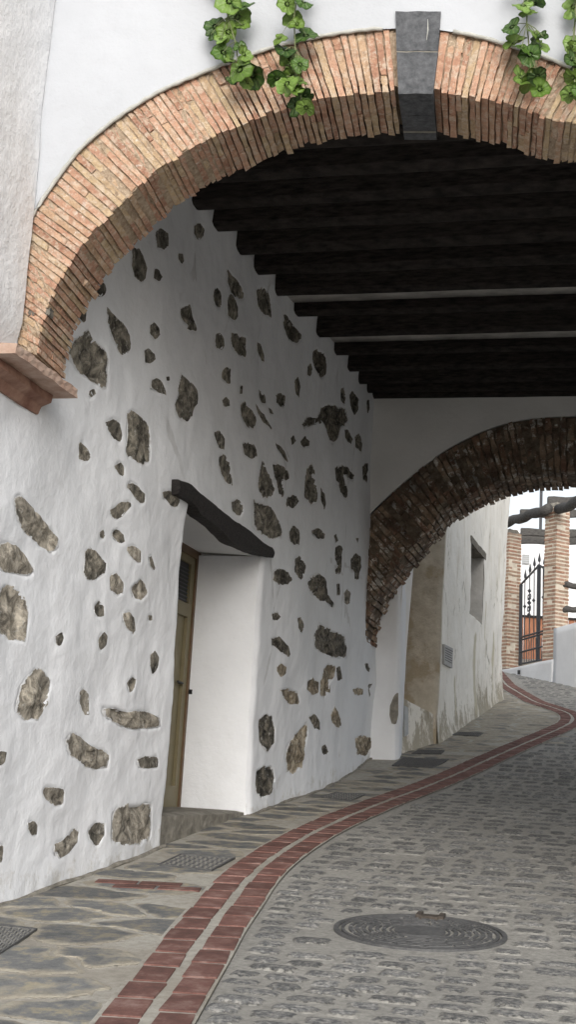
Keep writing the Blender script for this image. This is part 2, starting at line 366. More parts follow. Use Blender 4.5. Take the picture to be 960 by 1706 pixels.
# street (carriageway) bed, sidewalk bed, band bed as sheets
strip(br, np.stack([br[:, 0] + 1.5, np.full(400, 12.)], 1), 30, .0, 'street', 'street')
strip(np.stack([bl[:, 0], np.full(400, -3.6)], 1), bl, 12, .0, 'sidewalk', 'walk')
strip(bl - nr * .012, br, 5, .009, 'brick_band_bed', 'walk')
band = MB()
def along(c, s): return np.array([np.interp(s, arc, c[:, k]) for k in range(2)])
def paver(mb, q, hh=.009, jit=.004, n=3):
    """flat stone from a 4-corner (u,v) quad, as a rim ring and an inner sheet, with the edge attribute"""
    q = [np.array(p) + RNG.normal(0, jit, 2) for p in q]; c = sum(q) / 4
    out = np.array([q[i] + (q[(i + 1) % 4] - q[i]) * (k / 4) for i in range(4) for k in range(4)]); V = []; E_ = []
    for k, (f, z, e) in enumerate(((1.0, .0, 0), (.97, hh, .35), (.8, hh * 1.05, .8), (.0, hh * 1.1, 1))):
        if f == 0: V.append(gp(*c, z)); E_.append(e)
        else:
            for p in out: V.append(gp(*(c + (p - c) * f), z)); E_.append(e)
    Fc = [[k * 16 + i, k * 16 + (i + 1) % 16, (k + 1) * 16 + (i + 1) % 16, (k + 1) * 16 + i] for k in range(2) for i in range(16)] + [[32 + i, 32 + (i + 1) % 16, 48] for i in range(16)]
    mb.add(V, Fc, edge=E_)
s = 4.0
while s < arc[-1] - .3:
    L = .275 + RNG.normal(0, .012); g = .034
    for (f0, f1, ds) in ((.03, .445, 0), (.575, .97, .11)):
        a, b = s + ds + g / 2, s + ds + L - g / 2
        q = [along(bl, a) + along(nr, a) * along(np.stack([bw, bw], 1), a)[0] * f for f in (f0, f1)] + [along(bl, b) + along(nr, b) * along(np.stack([bw, bw], 1), b)[0] * f for f in (f1, f0)]
        paver(band, q, .016)
    s += L
tag(band.build('brick_band', 'red_brick', smooth=False), kind='structure')
# short red brick inlay on the sidewalk
inl = MB()
_a, _b = np.array(uv(on_ground(163, 1466))), np.array(uv(on_ground(342, 1475))); _L = np.linalg.norm(_b - _a); _t = (_b - _a) / _L; _n = np.array([-abs(_t[1]), _t[0] * np.sign(_t[1])])
for d0, off in ((0, 0.0), (.125, .13)):
    x = off
    while x + .25 < _L: paver(inl, [_a + _t * x + _n * d0, _a + _t * (x + .25) + _n * d0, _a + _t * (x + .25) + _n * (d0 + .11), _a + _t * x + _n * (d0 + .11)], .010, .002); x += .265
tag(inl.build('brick_inlay', 'red_brick'), kind='structure')

# ---- covers on the sidewalk (px quads), kept clear of flagstones
COVERS = [([(262, 1443), (300, 1425), (392, 1431), (352, 1453)], 'wide cast iron cover on the sidewalk just below the door recess'),
          ([(-40, 1555), (0, 1543), (62, 1551), (0, 1592), (-60, 1600)], 'dark iron cover at the left edge of the sidewalk under the studded wall'),
          ([(535, 1329), (560, 1321), (608, 1325), (585, 1335)], 'small iron cover on the sidewalk midway between the door and the far pier'),
          ([(653, 1276), (672, 1263), (748, 1266), (722, 1280)], 'largest of the iron grates beside the far pier, with cross hatched holes'),
          ([(686, 1256), (697, 1250), (741, 1251), (735, 1256.5)], 'narrow iron grate just behind the large cross hatched one'),
          ([(753, 1225), (764, 1220), (806, 1222), (797, 1227)], 'iron grate farthest up the sidewalk, below the old house wall')]
cov_uv = [[uv(on_ground(*p)) for p in q] for q, _ in COVERS]
def clip(poly, a, n):
    out = []; m = len(poly)
    for i in range(m):
        p, q = poly[i], poly[(i + 1) % m]; dp, dq = (p - a) @ n, (q - a) @ n
        if dp <= 0: out.append(p)
        if dp * dq < 0: out.append(p + (q - p) * dp / (dp - dq))
    return out
def voronoi_paving(region, density, stretch, mb, gap, avoid, hh=.006, drop=.0, jit=.42):
    """crazy paving: Voronoi cells of jittered seeds, shrunk and roughened"""
    u0, u1, v0, v1 = region; su, sv = density; seeds = []
    i = 0; u = u0
    while u < u1:
        v = v0 + (i % 2) * sv * .5
        while v < v1:
            seeds.append(((u + RNG.uniform(-jit, jit) * su) , (v + RNG.uniform(-jit, jit) * sv))); v += sv
        u += su; i += 1
    sd_ = np.array(seeds)
    for c in sd_:
        if not avoid(c): continue
        dd = np.hypot((sd_[:, 0] - c[0]) / su, (sd_[:, 1] - c[1]) / sv); nb = sd_[(dd < 2.6) & (dd > 1e-6)]
        poly = [c + np.array(q) for q in ((-su * 1.5, -sv * 1.5), (su * 1.5, -sv * 1.5), (su * 1.5, sv * 1.5), (-su * 1.5, sv * 1.5))]
        for q in nb:
            sc_ = np.array([1 / su, 1 / sv]); m = (c + q) / 2; n = (q - c) * sc_ ** 2
            poly = clip(poly, m, n)
            if len(poly) < 3: break
        if len(poly) < 3 or RNG.random() < drop: continue
        out = resample(poly, 28, True)
        for _ in range(1): out = (np.roll(out, 1, 0) + 2 * out + np.roll(out, -1, 0)) / 4
        ctr = out.mean(0); rad = np.linalg.norm(out - ctr, axis=1).mean()
        out = ctr + (out - ctr) * (1 - gap / max(np.linalg.norm(out - ctr, axis=1).min() * 1.6, .03)).clip(.6, 1)
        out += np.stack([fbm(out[:, 0] * 9 + 3, out[:, 1] * 9), fbm(out[:, 0] * 9, out[:, 1] * 9 + 30)], 1) * .13
        V = []; E_ = []; hz = hh * RNG.uniform(.6, 1.3)
        for f, z, e in ((1, 0, 0), (.9, hz, .35), (.7, hz * 1.1, .8)):
            for p in out: V.append(gp(*(ctr + (p - ctr) * f), z)); E_.append(e)
        V.append(gp(*ctr, hz * 1.1)); E_.append(1); n = 28
        Fc = [[k * n + i, k * n + (i + 1) % n, (k + 1) * n + (i + 1) % n, (k + 1) * n + i] for k in range(2) for i in range(n)] + [[2 * n + i, 2 * n + (i + 1) % n, 3 * n] for i in range(n)]
        mb.add(V, Fc, edge=E_, far=[float(np.interp(ctr[0], [5, 9, 12, 16, 19], [-.02, -.02, .02, .06, .16]))] * len(V))
def bl_v(u): return float(np.interp(u, bl[:330, 0], bl[:330, 1])) if u < 22.2 else float(np.interp(u, bl[330:, 0] if False else [22.2, 23.1, 23.9, 24.6, 25.6, 27.4, 34], [-1.0, -.985, -1.09, -1.36, -1.78, -2.22, -3.4]))
def walk_ok(p):
    u, v = p
    if v > bl_v(u) + .02: return False
    if v < (-3.3 if u < 15 else -2.95): return False
    for q in cov_uv:
        if in_poly(np.array([u]), np.array([v]), q)[0]: return False
    if False and 7.2 < u < 8.35 and -3.25 < v < bl_v(u) - .02 and -.02 < (u - 7.55 - (v + 2.9) * .0) < .42: return False
    return True
fl = MB(); voronoi_paving((3.2, 30, -3.5, -.9), (.34, .58), 1, fl, .018, walk_ok, .006, .0)
tag(fl.build('flagstones', 'flag'), kind='stuff')

# ---- cobbles in rows across the street
cb = MB(); MH = (6.98, -.98, .44)
u = 3.4; row = 0
while u < 34:
    far = u > 17; pit = float(np.interp(u, [5, 7.5, 9.3, 10.4, 14, 20], [.165, .185, .24, .28, .33, .36])); wd = pit * RNG.uniform(.62, .84); gap = max(.028, pit * RNG.uniform(.88, 1.04) - wd)
    v0 = bl_v(u) + float(np.interp(u, [5, 9, 13, 22], [.35, .40, .43, .47])); v = v0 + RNG.uniform(0, .12); vend = min(1.6 + .30 * u * .5, 4.2)
    slope = .03 * math.sin(u * .7)
    while v < vend:
        L = RNG.uniform(.12, .24); cu, cv = u + slope * (v - v0) + RNG.normal(0, .006) + .05 * math.sin(v * 1.7 + u), v + L / 2
        v += L + RNG.uniform(.018, .04)
        if RNG.random() < .04 or (cu - MH[0]) ** 2 + (cv - MH[1]) ** 2 < (MH[2] + .1) ** 2: continue
        n = 14; ang = np.linspace(0, 2 * np.pi, n, endpoint=False); hw, hl = wd / 2 * RNG.uniform(.8, 1.12), L / 2
        ca, sa = np.cos(ang), np.sin(ang); e = .38
        ou = hw * np.sign(ca) * abs(ca) ** e * RNG.uniform(.86, 1.08, n); ov = hl * np.sign(sa) * abs(sa) ** e * RNG.uniform(.88, 1.06, n)
        th = RNG.normal(0, .05); out = np.stack([cu + ou + th * ov, cv + ov - th * ou], 1); ctr = np.array([cu, cv]); hz = RNG.uniform(.004, .012)
        V = []; E_ = []
        for f, z, ee in ((1, 0, 0), (.82, hz * .8, .4), (.5, hz * 1.1, .9)):
            for p in out: V.append(gp(*(ctr + (p - ctr) * f), z)); E_.append(ee)
        V.append(gp(*ctr, hz * 1.1)); E_.append(1)
        Fc = [[k * n + i, k * n + (i + 1) % n, (k + 1) * n + (i + 1) % n, (k + 1) * n + i] for k in range(2) for i in range(n)] + [[2 * n + i, 2 * n + (i + 1) % n, 3 * n] for i in range(n)]
        cb.add(V, Fc, edge=E_)
    u += wd + gap
tag(cb.build('cobblestones', 'cobble', smooth=True), kind='stuff')

# ---- manhole
def disc_pts(r, z, n=72, a0=0): return [gp(MH[0] + r * math.cos(2 * math.pi * i / n + a0), MH[1] + r * math.sin(2 * math.pi * i / n + a0), z) for i in range(n)]
mh = empty('manhole', gp(MH[0], MH[1]), 'round cast iron manhole cover with labyrinth relief set in the cobbles', 'manhole cover')
b_ = MB()
def ring(mb, r0, r1, z0, z1, a=0, b=2 * math.pi):
    n = max(2, int(72 * (b - a) / (2 * math.pi))); full = abs(b - a - 2 * math.pi) < 1e-6; V = []
    for r, z in ((r0, z0), (r0, z1), (r1, z1), (r1, z0)):
        for i in range(n + (0 if full else 1)):
            t = a + (b - a) * i / n; V.append(gp(MH[0] + r * math.cos(t), MH[1] + r * math.sin(t), z))
    m = n + (0 if full else 1); Fc = []
    for k in range(3):
        for i in range(n): Fc.append([k * m + i, k * m + (i + 1) % m, (k + 1) * m + (i + 1) % m, (k + 1) * m + i])
    if not full: Fc += [[0, m, 2 * m, 3 * m], [n, n + 3 * m, n + 2 * m, n + m]]
    mb.add(V, Fc)
b_ = MB(); ring(b_, .415, .44, 0, .012); ring(b_, .385, .402, 0, .011); b_.build('frame', 'cast', mh)
b_ = MB(); V = disc_pts(.386, .005); b_.add(V, [list(range(72))]); b_.build('plate', 'cast_low', mh)
b_ = MB(); V = disc_pts(.13, .012); b_.add(V + disc_pts(.13, .004), [list(range(72))] + [[i, i + 72, (i + 1) % 72 + 72, (i + 1) % 72] for i in range(72)]); b_.build('hub', 'cast', mh)
rl = MB(); ring(rl, .145, .155, .004, .012)
r = .175
while r < .375:
    a = RNG.uniform(0, .5); end = a + 2 * math.pi - .1
    while a < end:
        da = RNG.uniform(.05, .16) / r; da = min(da, end - a)
        if da > .03: ring(rl, r, r + .019, .004, .0125, a, a + da)
        if RNG.random() < .55:
            tt = a + da; q0, q1 = r, r + .034
            ring(rl, q0, min(q1, .38), .004, .0118, tt, tt + .018 / r)
        a += da + .022 / r
    r += .034
rl.build('relief', 'cast', mh)
hb = MB(); hc = gp(MH[0] + .36, MH[1] + .02)
for dv in (-.075, .045): hb.box(gp(MH[0] + .34, MH[1] + dv, .004), gp(MH[0] + .44, MH[1] + dv, .004) - gp(MH[0] + .34, MH[1] + dv, .004), gp(MH[0] + .34, MH[1] + dv + .03, 0) - gp(MH[0] + .34, MH[1] + dv, 0), (0, 0, .024))
hb.box(gp(MH[0] + .33, MH[1] - .045, .004), gp(.07, 0, 0) - gp(0, 0, 0), gp(0, .09, 0) - gp(0, 0, 0), (0, 0, .02))
hb.build('hinge', 'rust', mh)
# ---- covers
for (q, lab), pq in zip(COVERS, cov_uv):
    c = np.mean(pq, 0); e0 = empty('utility_cover', gp(*c), lab, 'utility cover', 'iron covers along the sidewalk')
    p4 = [np.array(p) for p in (pq if len(pq) == 4 else [pq[0], pq[1], pq[2], pq[3]])]
    if len(pq) == 5: p4 = [np.array(pq[4]), np.array(pq[1]), np.array(pq[2]), np.array(pq[3])]
    L0 = np.linalg.norm(p4[1] - p4[0]); L1 = np.linalg.norm(p4[2] - p4[1])
    bi = lambda a, b: (p4[0] * (1 - a) * (1 - b) + p4[1] * a * (1 - b) + p4[2] * a * b + p4[3] * (1 - a) * b)
    b_ = MB(); b_.lattice(lambda x, y, z: gp(*bi(x, y), -.01 + .021 * z)); b_.build('plate', 'black' if L1 < .9 and lab.startswith(('large', 'narrow', 'iron')) else 'cast_low', e0)
    fr = MB()
    for (a0, a1, b0, b1) in ((0, 1, 0, .035), (0, 1, .965, 1), (0, .04, .036, .964), (.96, 1, .036, .964)): fr.lattice(lambda x, y, z: gp(*bi(a0 + (a1 - a0) * x, b0 + (b1 - b0) * y), .003 + .013 * z))
    fr.build('frame', 'cast', e0)
    rb = MB(); nx = max(5, int(L0 / .055)); ny = max(7, int(L1 / .055))
    for i in range(nx):
        for j in range(ny):
            a, b = .07 + .86 * (i + .5) / nx, .06 + .88 * (j + .5) / ny; dx, dy = .40 / nx, .12 / ny
            if (i + j) % 2: dx, dy = .12 / nx, .40 / ny
            rb.lattice(lambda x, y, z: gp(*bi(a + dx * (2 * x - 1), b + dy * (2 * y - 1)), .003 + .012 * z))
    rb.build('tread', 'cast', e0)

# ================================================================ STUDDED WALL
STONES = [
[(260,387.5),(267.5,384),(279,390),(280,407.5),(272.5,415),(262.5,411)],
[(322.5,377.5),(332.5,374),(340,382.5),(339,392.5),(330,397.5),(322.5,390)],
[(220,417),(232.5,417),(240,437),(245.5,454.5),(242.5,464.5),(232.5,468),(223.5,458),(220,437)],
[(257.5,449.5),(265,452),(270,462),(265,468),(256,464.5)],
[(297,423),(304,424),(306,434.5),(302,439.5),(297,432)],
[(155,479.5),(172.5,472),(176.5,482),(175,491),(162.5,492),(155,488)],
[(131,519.5),(142.5,519.5),(141.5,534.5),(137.5,536),(131,529.5)],
[(178.5,514.5),(192.5,529.5),(206,543),(215,558),(217,577),(212.5,584.5),(207.5,589.5),(200,586),(187.5,562),(179,534.5)],
[(112.5,587),(122.5,569.5),(145,553),(155,564.5),(170,582),(180,599.5),(179,648),(165,642),(147.5,627),(131,621),(119,604.5)],
[(148.5,652),(156,648.5),(159,656),(151.5,661),(147.5,658)],
[(250,542),(256,538),(265,547),(266.5,558),(257.5,564.5),(250,556)],
[(240,586),(247.5,583),(256,589.5),(258.5,599.5),(250,603),(241.5,604.5)],
[(251.5,634.5),(260,631),(270,637),(275,649.5),(276,658.5),(264,652),(251.5,647)],
[(276,628),(282,628),(282.5,634),(277,634)],
[(302.5,624.5),(310,632),(325,647),(330,662),(327.5,672),(320,677),(320,692),(312.5,699.5),(302.5,699.5),(292.5,687),(292.5,672),(297.5,662),(296.5,642)],
[(301,514.5),(316,510.5),(319,524.5),(325,539.5),(328,553),(317.5,549.5),(307.5,539.5),(301,524.5)],
[(356.5,487),(361,478.5),(367.5,489.5),(369,504.5),(364,514.5),(357,502)],
[(378.5,448),(387.5,462),(400,474.5),(406.5,489.5),(405,498.5),(395,497),(384,486),(379,467)],
[(382.5,492),(387.5,493),(395,512),(396,527),(390,533.5),(379,524.5),(378.5,512)],
[(427.5,483),(437.5,479.5),(447.5,489.5),(451.5,509.5),(452,529.5),(440,522),(430,509.5),(426.5,497)],
[(471.5,524.5),(477.5,526),(485,539.5),(502.5,557),(504,567),(495,572),(480,564.5),(472.5,547)],
[(359,558),(365,557),(372.5,564.5),(374,577),(367.5,582),(360,577)],
[(386,554.5),(400,559.5),(410,564.5),(409,594.5),(400,592),(389,579.5),(385,569.5)],
[(428.5,569.5),(434,574.5),(440,592),(440,603),(435,599.5),(429,584.5)],
[(370,619.5),(377.5,613),(384,617),(383.5,639.5),(375,636),(370,629.5)],
[(400,644.5),(404,643.5),(403.5,654.5),(399,656)],
[(370,667),(375,662),(381.5,666),(382.5,677),(372.5,675.5)],
[(431,649.5),(436.5,654.5),(442.5,662),(442.5,672),(436,670.5),(431.5,659.5)],
[(460,658),(475,659.5),(475,679.5),(467.5,676),(460,672)],
[(400,674.5),(407.5,669.5),(422.5,687),(428.5,701),(422.5,713),(411,709.5),(402.5,692)],
[(355,719.5),(365,719.5),(374,729.5),(373.5,749.5),(365,744.5),(359,733)],
[(402.5,737),(415,737),(426,744.5),(428.5,759.5),(420,764.5),(407.5,757)],
[(363.5,759.5),(374,758.5),(381,769.5),(384,789.5),(388,809.5),(377.5,803),(367.5,784.5)],
[(446.5,678.5),(452.5,683.5),(456,690.5),(449,688)],
[(425,672),(429,677),(442.5,697),(454,714.5),(452.5,717),(437.5,702),(427.5,684.5)],
[(456,735.5),(465,742),(475,754.5),(481,772),(475,767),(467.5,754.5),(459,743)],
[(175,703.5),(187.5,699.5),(199,707),(203.5,727),(201,737),(190,729.5),(180,717)],
[(212.5,692),(220,686),(235,697),(247.5,714.5),(251,737),(248.5,767),(232.5,772),(212.5,759.5),(209,747),(212.5,722)],
[(131,742),(134,737),(145,749.5),(151.5,761),(145,767),(131,763)],
[(190,777),(200,771),(205,777),(206,794.5),(199,789.5)],
[(212.5,806),(220,804.5),(235,816),(241.5,824.5),(241,838),(232.5,837),(220,822),(210,812)],
[(270,819.5),(280,817),(294,826),(300,834.5),(295,844.5),(285,842),(272.5,829.5)],
[(385,837),(395,832),(404,839.5),(406,852),(400,858),(387.5,852)],
[(430,797),(436,767),(442.5,777),(452.5,799.5),(459,817),(452.5,827),(437.5,827),(431,814.5)],
[(455,772),(465,774.5),(480,787),(480,799.5),(470,799.5),(472.5,822),(470,827),(462.5,817),(457.5,794.5)],
[(422.5,834.5),(435,837),(455,849.5),(467.5,877),(472.5,892),(457.5,898),(435,889.5),(420,877)],
[(521,586),(527.5,582),(540,589.5),(545,607),(542.5,624.5),(535,630.5),(525,614.5),(521,599.5)],
[(512.5,612),(517.5,606),(521,617),(516,626),(512,623)],
[(491,634.5),(496,631),(500,644.5),(498,661),(492.5,654.5)],
[(567.5,649.5),(572.5,647),(576,662),(575,673),(568,667)],
[(582.5,657),(587.5,652),(597.5,664.5),(596,682),(590,691),(584,677)],
[(611,669.5),(615,667),(616,684.5),(612,687)],
[(501.5,707),(510,694.5),(525,699.5),(535,679.5),(547.5,674.5),(560,677),(577.5,682),(582,697),(577.5,709.5),(569,712),(566,727),(555,738),(547.5,732),(544,712),(535,699.5),(520,707),(507.5,713)],
[(574,714.5),(580,717),(588.5,732),(585,741),(575,729.5)],
[(591.5,727),(597.5,723),(604,739.5),(602.5,754.5),(592.5,744.5)],
[(484,729.5),(489,727),(493,734.5),(486,741)],
[(500,734.5),(507.5,728.5),(516,734.5),(515,743.5),(502.5,743.5)],
[(511,782),(520,773.5),(525,784.5),(524,799.5),(529,817),(527.5,837),(520,841),(507.5,827),(507.5,802)],
[(534,812),(539,822),(542.5,837),(540,848),(535,832)],
[(557.5,779.5),(567.5,774.5),(580,778),(592.5,797),(587.5,799.5),(575,792),(580,822),(577.5,833),(570,824.5),(560,799.5)],
[(603.5,777),(610,772),(614,772),(612.5,804.5),(605,797)],
[(477,830),(492.5,826),(499,834.5),(490,844.5),(476,843)],
[(22.5,833),(30,825.5),(37.5,828),(50,848),(65,863),(85,883),(96.5,898),(95,913),(85,919),(70,910.5),(45,888),(30,868)],
[(-7.5,928),(0,907),(12.5,904.5),(35,918),(47.5,935.5),(56.5,948),(47.5,958),(20,953),(0,948)],
[(-10,1018),(0,983),(10,975.5),(30,985.5),(42.5,1003),(46,1028),(40,1068),(20,1065.5),(0,1053)],
[(184,850.5),(200,840.5),(215,834),(218,843),(207.5,853),(195,864),(185,858)],
[(186,884),(192.5,882),(205,890.5),(207.5,902),(200,905.5),(187.5,893)],
[(165,887),(171,883),(175,890.5),(171,897),(166,894)],
[(211,910.5),(220,909),(234,918),(234,935.5),(227.5,935.5),(212.5,920.5)],
[(142.5,920.5),(150,915.5),(165,928),(176,938),(174,953),(160,960.5),(145,963),(139,950.5),(141.5,935.5)],
[(182.5,960.5),(192.5,956.5),(205,970.5),(204,988),(195,989),(183.5,980.5)],
[(220,975.5),(232.5,965.5),(242.5,975.5),(245,988),(235,998),(225,995.5),(219,985.5)],
[(247.5,928),(251.5,927),(258.5,945.5),(256,949.5),(250,940.5)],
[(157.5,1005.5),(164,1002),(171.5,1010.5),(172.5,1025.5),(162.5,1027),(157.5,1018)],
[(204,1022),(215,1021.5),(222.5,1028),(225,1050.5),(221,1054.5),(210,1043),(205,1033)],
[(246.5,1024.5),(253,1025.5),(253,1033),(247.5,1033)],
[(165,1063),(172.5,1054),(178.5,1060.5),(176,1073),(167.5,1080.5),(164,1075.5)],
[(91.5,1060.5),(102.5,1054),(105,1063),(100,1074),(94,1073)],
[(250,1093),(257.5,1086.5),(263.5,1095.5),(260,1113),(254,1120.5),(250,1108)],
[(211.5,1138),(220,1128),(226,1132),(222.5,1145.5),(216,1152)],
[(132.5,1153),(137.5,1149),(146,1159),(147.5,1188),(140,1188),(134,1170.5)],
[(35,1143),(55,1119),(72.5,1118),(82.5,1133),(77.5,1168),(62.5,1195.5),(40,1198),(26.5,1183)],
[(169,1180.5),(190,1179),(210,1187),(245,1184),(267.5,1195.5),(267.5,1210.5),(240,1214),(200,1209),(172.5,1193)],
[(109,1233),(120,1220.5),(130,1225.5),(145,1243),(170,1248),(181,1258),(177.5,1278),(160,1280.5),(140,1273),(115,1253)],
[(227.5,1264),(240,1260.5),(262.5,1260.5),(263.5,1277),(250,1279),(230,1277)],
[(-7.5,1253),(10,1253),(7.5,1268),(-5,1275.5)],
[(455,950.5),(465,948),(480,953),(487.5,965.5),(480,973),(462.5,972),(454,965.5)],
[(452.5,1023),(462.5,1020.5),(468.5,1028),(462.5,1033),(454,1032)],
[(451.5,1063),(465,1062),(480,1075.5),(485,1090.5),(480,1094),(462.5,1080.5),(451.5,1073)],
[(461,1110.5),(467.5,1106.5),(477.5,1110.5),(476,1123),(467.5,1125.5),(461,1118)],
[(431,1198),(440,1191.5),(452.5,1193),(457.5,1213),(455,1238),(445,1249.5),(432.5,1238),(431.5,1218)],
[(465,1148),(480,1146.5),(497.5,1153),(499,1173),(485,1173),(472.5,1163)],
[(427.5,1283),(440,1275.5),(455,1278),(458,1298),(450,1323),(435,1330.5),(425,1318)],
[(490,930.5),(500,928),(510,940.5),(507.5,955.5),(500,964),(491,953)],
[(481.5,885.5),(487.5,877),(499,883),(499,908),(490,905.5),(481,895.5)],
[(519,883),(530,880.5),(542.5,889),(541,898),(530,897),(520,889)],
[(556,892),(560,890.5),(563.5,900.5),(560,904.5)],
[(559,910.5),(567.5,908),(571,918),(567.5,953),(560,958),(557.5,950.5),(564,943),(557.5,928)],
[(582.5,935.5),(592.5,921.5),(600,928),(599,948),(597.5,965.5),(591,965.5),(591,950.5),(583.5,945.5)],
[(592,896),(598,897),(595.5,904)],
[(511,973),(517.5,960.5),(530,954.5),(540,965.5),(547.5,993),(558.5,1008),(556,1015.5),(547.5,1005.5),(530,998),(517.5,988)],
[(561,973),(566,973),(566.5,992),(561.5,990.5)],
[(572.5,988),(578.5,982),(584.5,988),(582.5,1005.5),(575,1005.5)],
[(496,1030.5),(501,1029),(506.5,1040.5),(504,1054.5),(497.5,1045.5)],
[(522.5,1058),(532.5,1037),(542.5,1045.5),(575,1060.5),(578.5,1095.5),(560,1096.5),(537.5,1088),(522.5,1078)],
[(540,1113),(547.5,1106.5),(559,1109),(557.5,1128),(549,1138),(549,1153),(540,1164),(533,1158),(534,1133)],
[(560,1113),(566,1110.5),(570,1130.5),(562.5,1133)],
[(512.5,1135.5),(520,1129.5),(531.5,1135.5),(530,1155.5),(520,1155.5),(511.5,1148)],
[(607.5,1105.5),(612.5,1104.5),(628.5,1114),(627.5,1120.5),(609,1113)],
[(586.5,1148),(595,1145.5),(606,1148),(605,1157),(590,1157)],
[(614,1148),(620,1139),(626,1143),(625,1155.5),(615,1160.5)],
[(550,1190.5),(556.5,1175.5),(567.5,1193),(569,1208),(562.5,1211.5),(552.5,1203)],
[(514,1195.5),(522.5,1189),(533.5,1203),(532.5,1215.5),(525,1213)],
[(480,1238),(500,1215.5),(511,1201.5),(512.5,1223),(507.5,1248),(502.5,1278),(487.5,1288),(477.5,1283),(475,1258)],
[(536,1243),(542.5,1239.5),(547.5,1253),(542.5,1259),(536.5,1253)],
[(591,1229),(600,1224),(617.5,1228),(620,1245.5),(612.5,1258),(592.5,1257)],
[(69,1317.5),(75,1311),(106.5,1315),(105,1340),(92.5,1341),(75,1330)],
[(46,1370),(55,1369),(61,1375),(60,1389),(52.5,1390),(46.5,1380)],
[(91,1405),(110,1397.5),(122.5,1380),(130,1385),(127.5,1402.5),(112.5,1417.5),(100,1427.5),(90,1417.5)],
[(147.5,1382.5),(160,1371.5),(172.5,1372.5),(172.5,1392.5),(162.5,1407.5),(150,1397.5)],
[(186,1360),(195,1345),(220,1340),(252.5,1337.5),(251.5,1392.5),(235,1404),(205,1405),(187.5,1397.5)],
[(-7.5,1420),(0,1407.5),(4,1410),(2.5,1430),(0,1435)],
]

Z0 = 3.33; UL, UR = 9.2, 11.41
def v_wall(u):
    return np.interp(u, [0, 6, 7, 8, 9.2, 11.4, 12.5, 13.75, 15.5, 16.5, 18], [-3.28, -3.2, -3.2, -3.17, -3.14, -3.15, -3.12, -3.1, -3.13, -3.16, -3.2])
def v_full(u, z):
    g = np.vectorize(hgt)(u) if np.ndim(u) else hgt(u); hh = z - g
    v = v_wall(u) + .07 * fbm(u * 1.1, z * 1.1, 3, 3) + .020 * fbm(u * 3.2, z * 3.2, 5, 4) + .007 * fbm(u * 14, z * 14, 6, 3)
    b = np.clip((u - 16.9) / .5, 0, 1) ** 2
    return v + b * .10 + .04 * np.clip(.25 - hh, 0, .25)
PS = []
for poly in STONES:
    q = []
    for (x, y) in poly:
        v = -3.14
        for _ in range(4): p = on_vert(x, y, N2 * v, N2); v = float(v_full(uv(p)[0], p[2]))
        q.append((uv(p)[0], p[2]))
    PS.append(q)
uA = np.r_[np.arange(1.6, UL - .01, .026), np.linspace(UL, UR, 60), np.arange(UR + .026, 17.45, .026), 17.45]
iL = int(np.argmin(abs(uA - UL))); iR = int(np.argmin(abs(uA - UR)))
nLow, nUp = 132, 160
Ug = np.tile(uA, (nLow + nUp, 1)); Hg = np.array([hgt(x) for x in uA])
Zg = np.zeros_like(Ug)
for r in range(nLow): Zg[r] = (Hg - .06) + (Z0 - Hg + .06) * r / (nLow - 1)
for r in range(nUp): Zg[nLow + r] = Z0 + (7.6 - Z0) * (r + 1) / nUp
Vg = v_full(Ug, Zg)
wu = Ug + .018 * fbm(Ug * 11, Zg * 11, 8, 3) * 2; wz = Zg + .018 * fbm(Ug * 11, Zg * 11, 9, 3) * 2
for q in PS:
    qa = np.array(q); x0, x1, y0, y1 = qa[:, 0].min() - .2, qa[:, 0].max() + .2, qa[:, 1].min() - .2, qa[:, 1].max() + .2
    ii, jj = np.where((Ug > x0) & (Ug < x1) & (Zg > y0) & (Zg < y1))
    if not len(ii): continue
    a, b = wu[ii, jj], wz[ii, jj]; ins = in_poly(a, b, q); d = poly_dist(a, b, q)
    Vg[ii, jj] += np.where(ins, -.075 * np.clip((d - .004) / .03, 0, 1), .002 * np.exp(-(d / .06) ** 2))
# rounded arrises at the door opening
for (ie, sg) in ((iR, 1), (iL, -1)):
    dd = (Ug - uA[ie]) * sg; m = (dd >= 0) & (dd < .07) & (Zg < Z0 + .02); Vg -= np.where(m, .035 * (1 - dd / .07) ** 2, 0)
XY = Ug[..., None] * W2 + Vg[..., None] * N2
VV = np.dstack([XY, Zg]).reshape(-1, 3)
nr_, nc_ = Ug.shape; ri, ci = np.meshgrid(np.arange(nr_ - 1), np.arange(nc_ - 1), indexing='ij')
skip = (ri < nLow - 1) & (ci >= iL) & (ci < iR)
wall = empty('studded_wall', gp(9, -3.2), 'long white plastered wall studded with dark rubble stones on the left of the passage', 'wall')
mesh_obj('plaster', VV, grid_faces(nr_, nc_, skip), 'plaster_wall', wall, True, {'low': np.clip(1 - (Zg - Hg[None, :]) / .35, 0, 1).ravel()})
# wall body behind the face, in three blocks round the door recess
bd = MB()
def ublock(mb, u0, u1, v0, v1, z0, z1): mb.lattice(lambda x, y, z: P(u0 + (u1 - u0) * x, v0 + (v1 - v0) * y, z0 + (z1 - z0) * z))
ublock(bd, 1.6, 8.9, -3.9, -3.34, -.3, 7.6); ublock(bd, 8.9, 11.75, -4.3, -3.95, -.3, 7.6); ublock(bd, 11.75, 17.4, -3.9, -3.34, .3, 7.6); ublock(bd, 8.9, 11.75, -3.95, -3.34, 3.7, 7.6)
bd.build('core', 'plaster_in', wall)
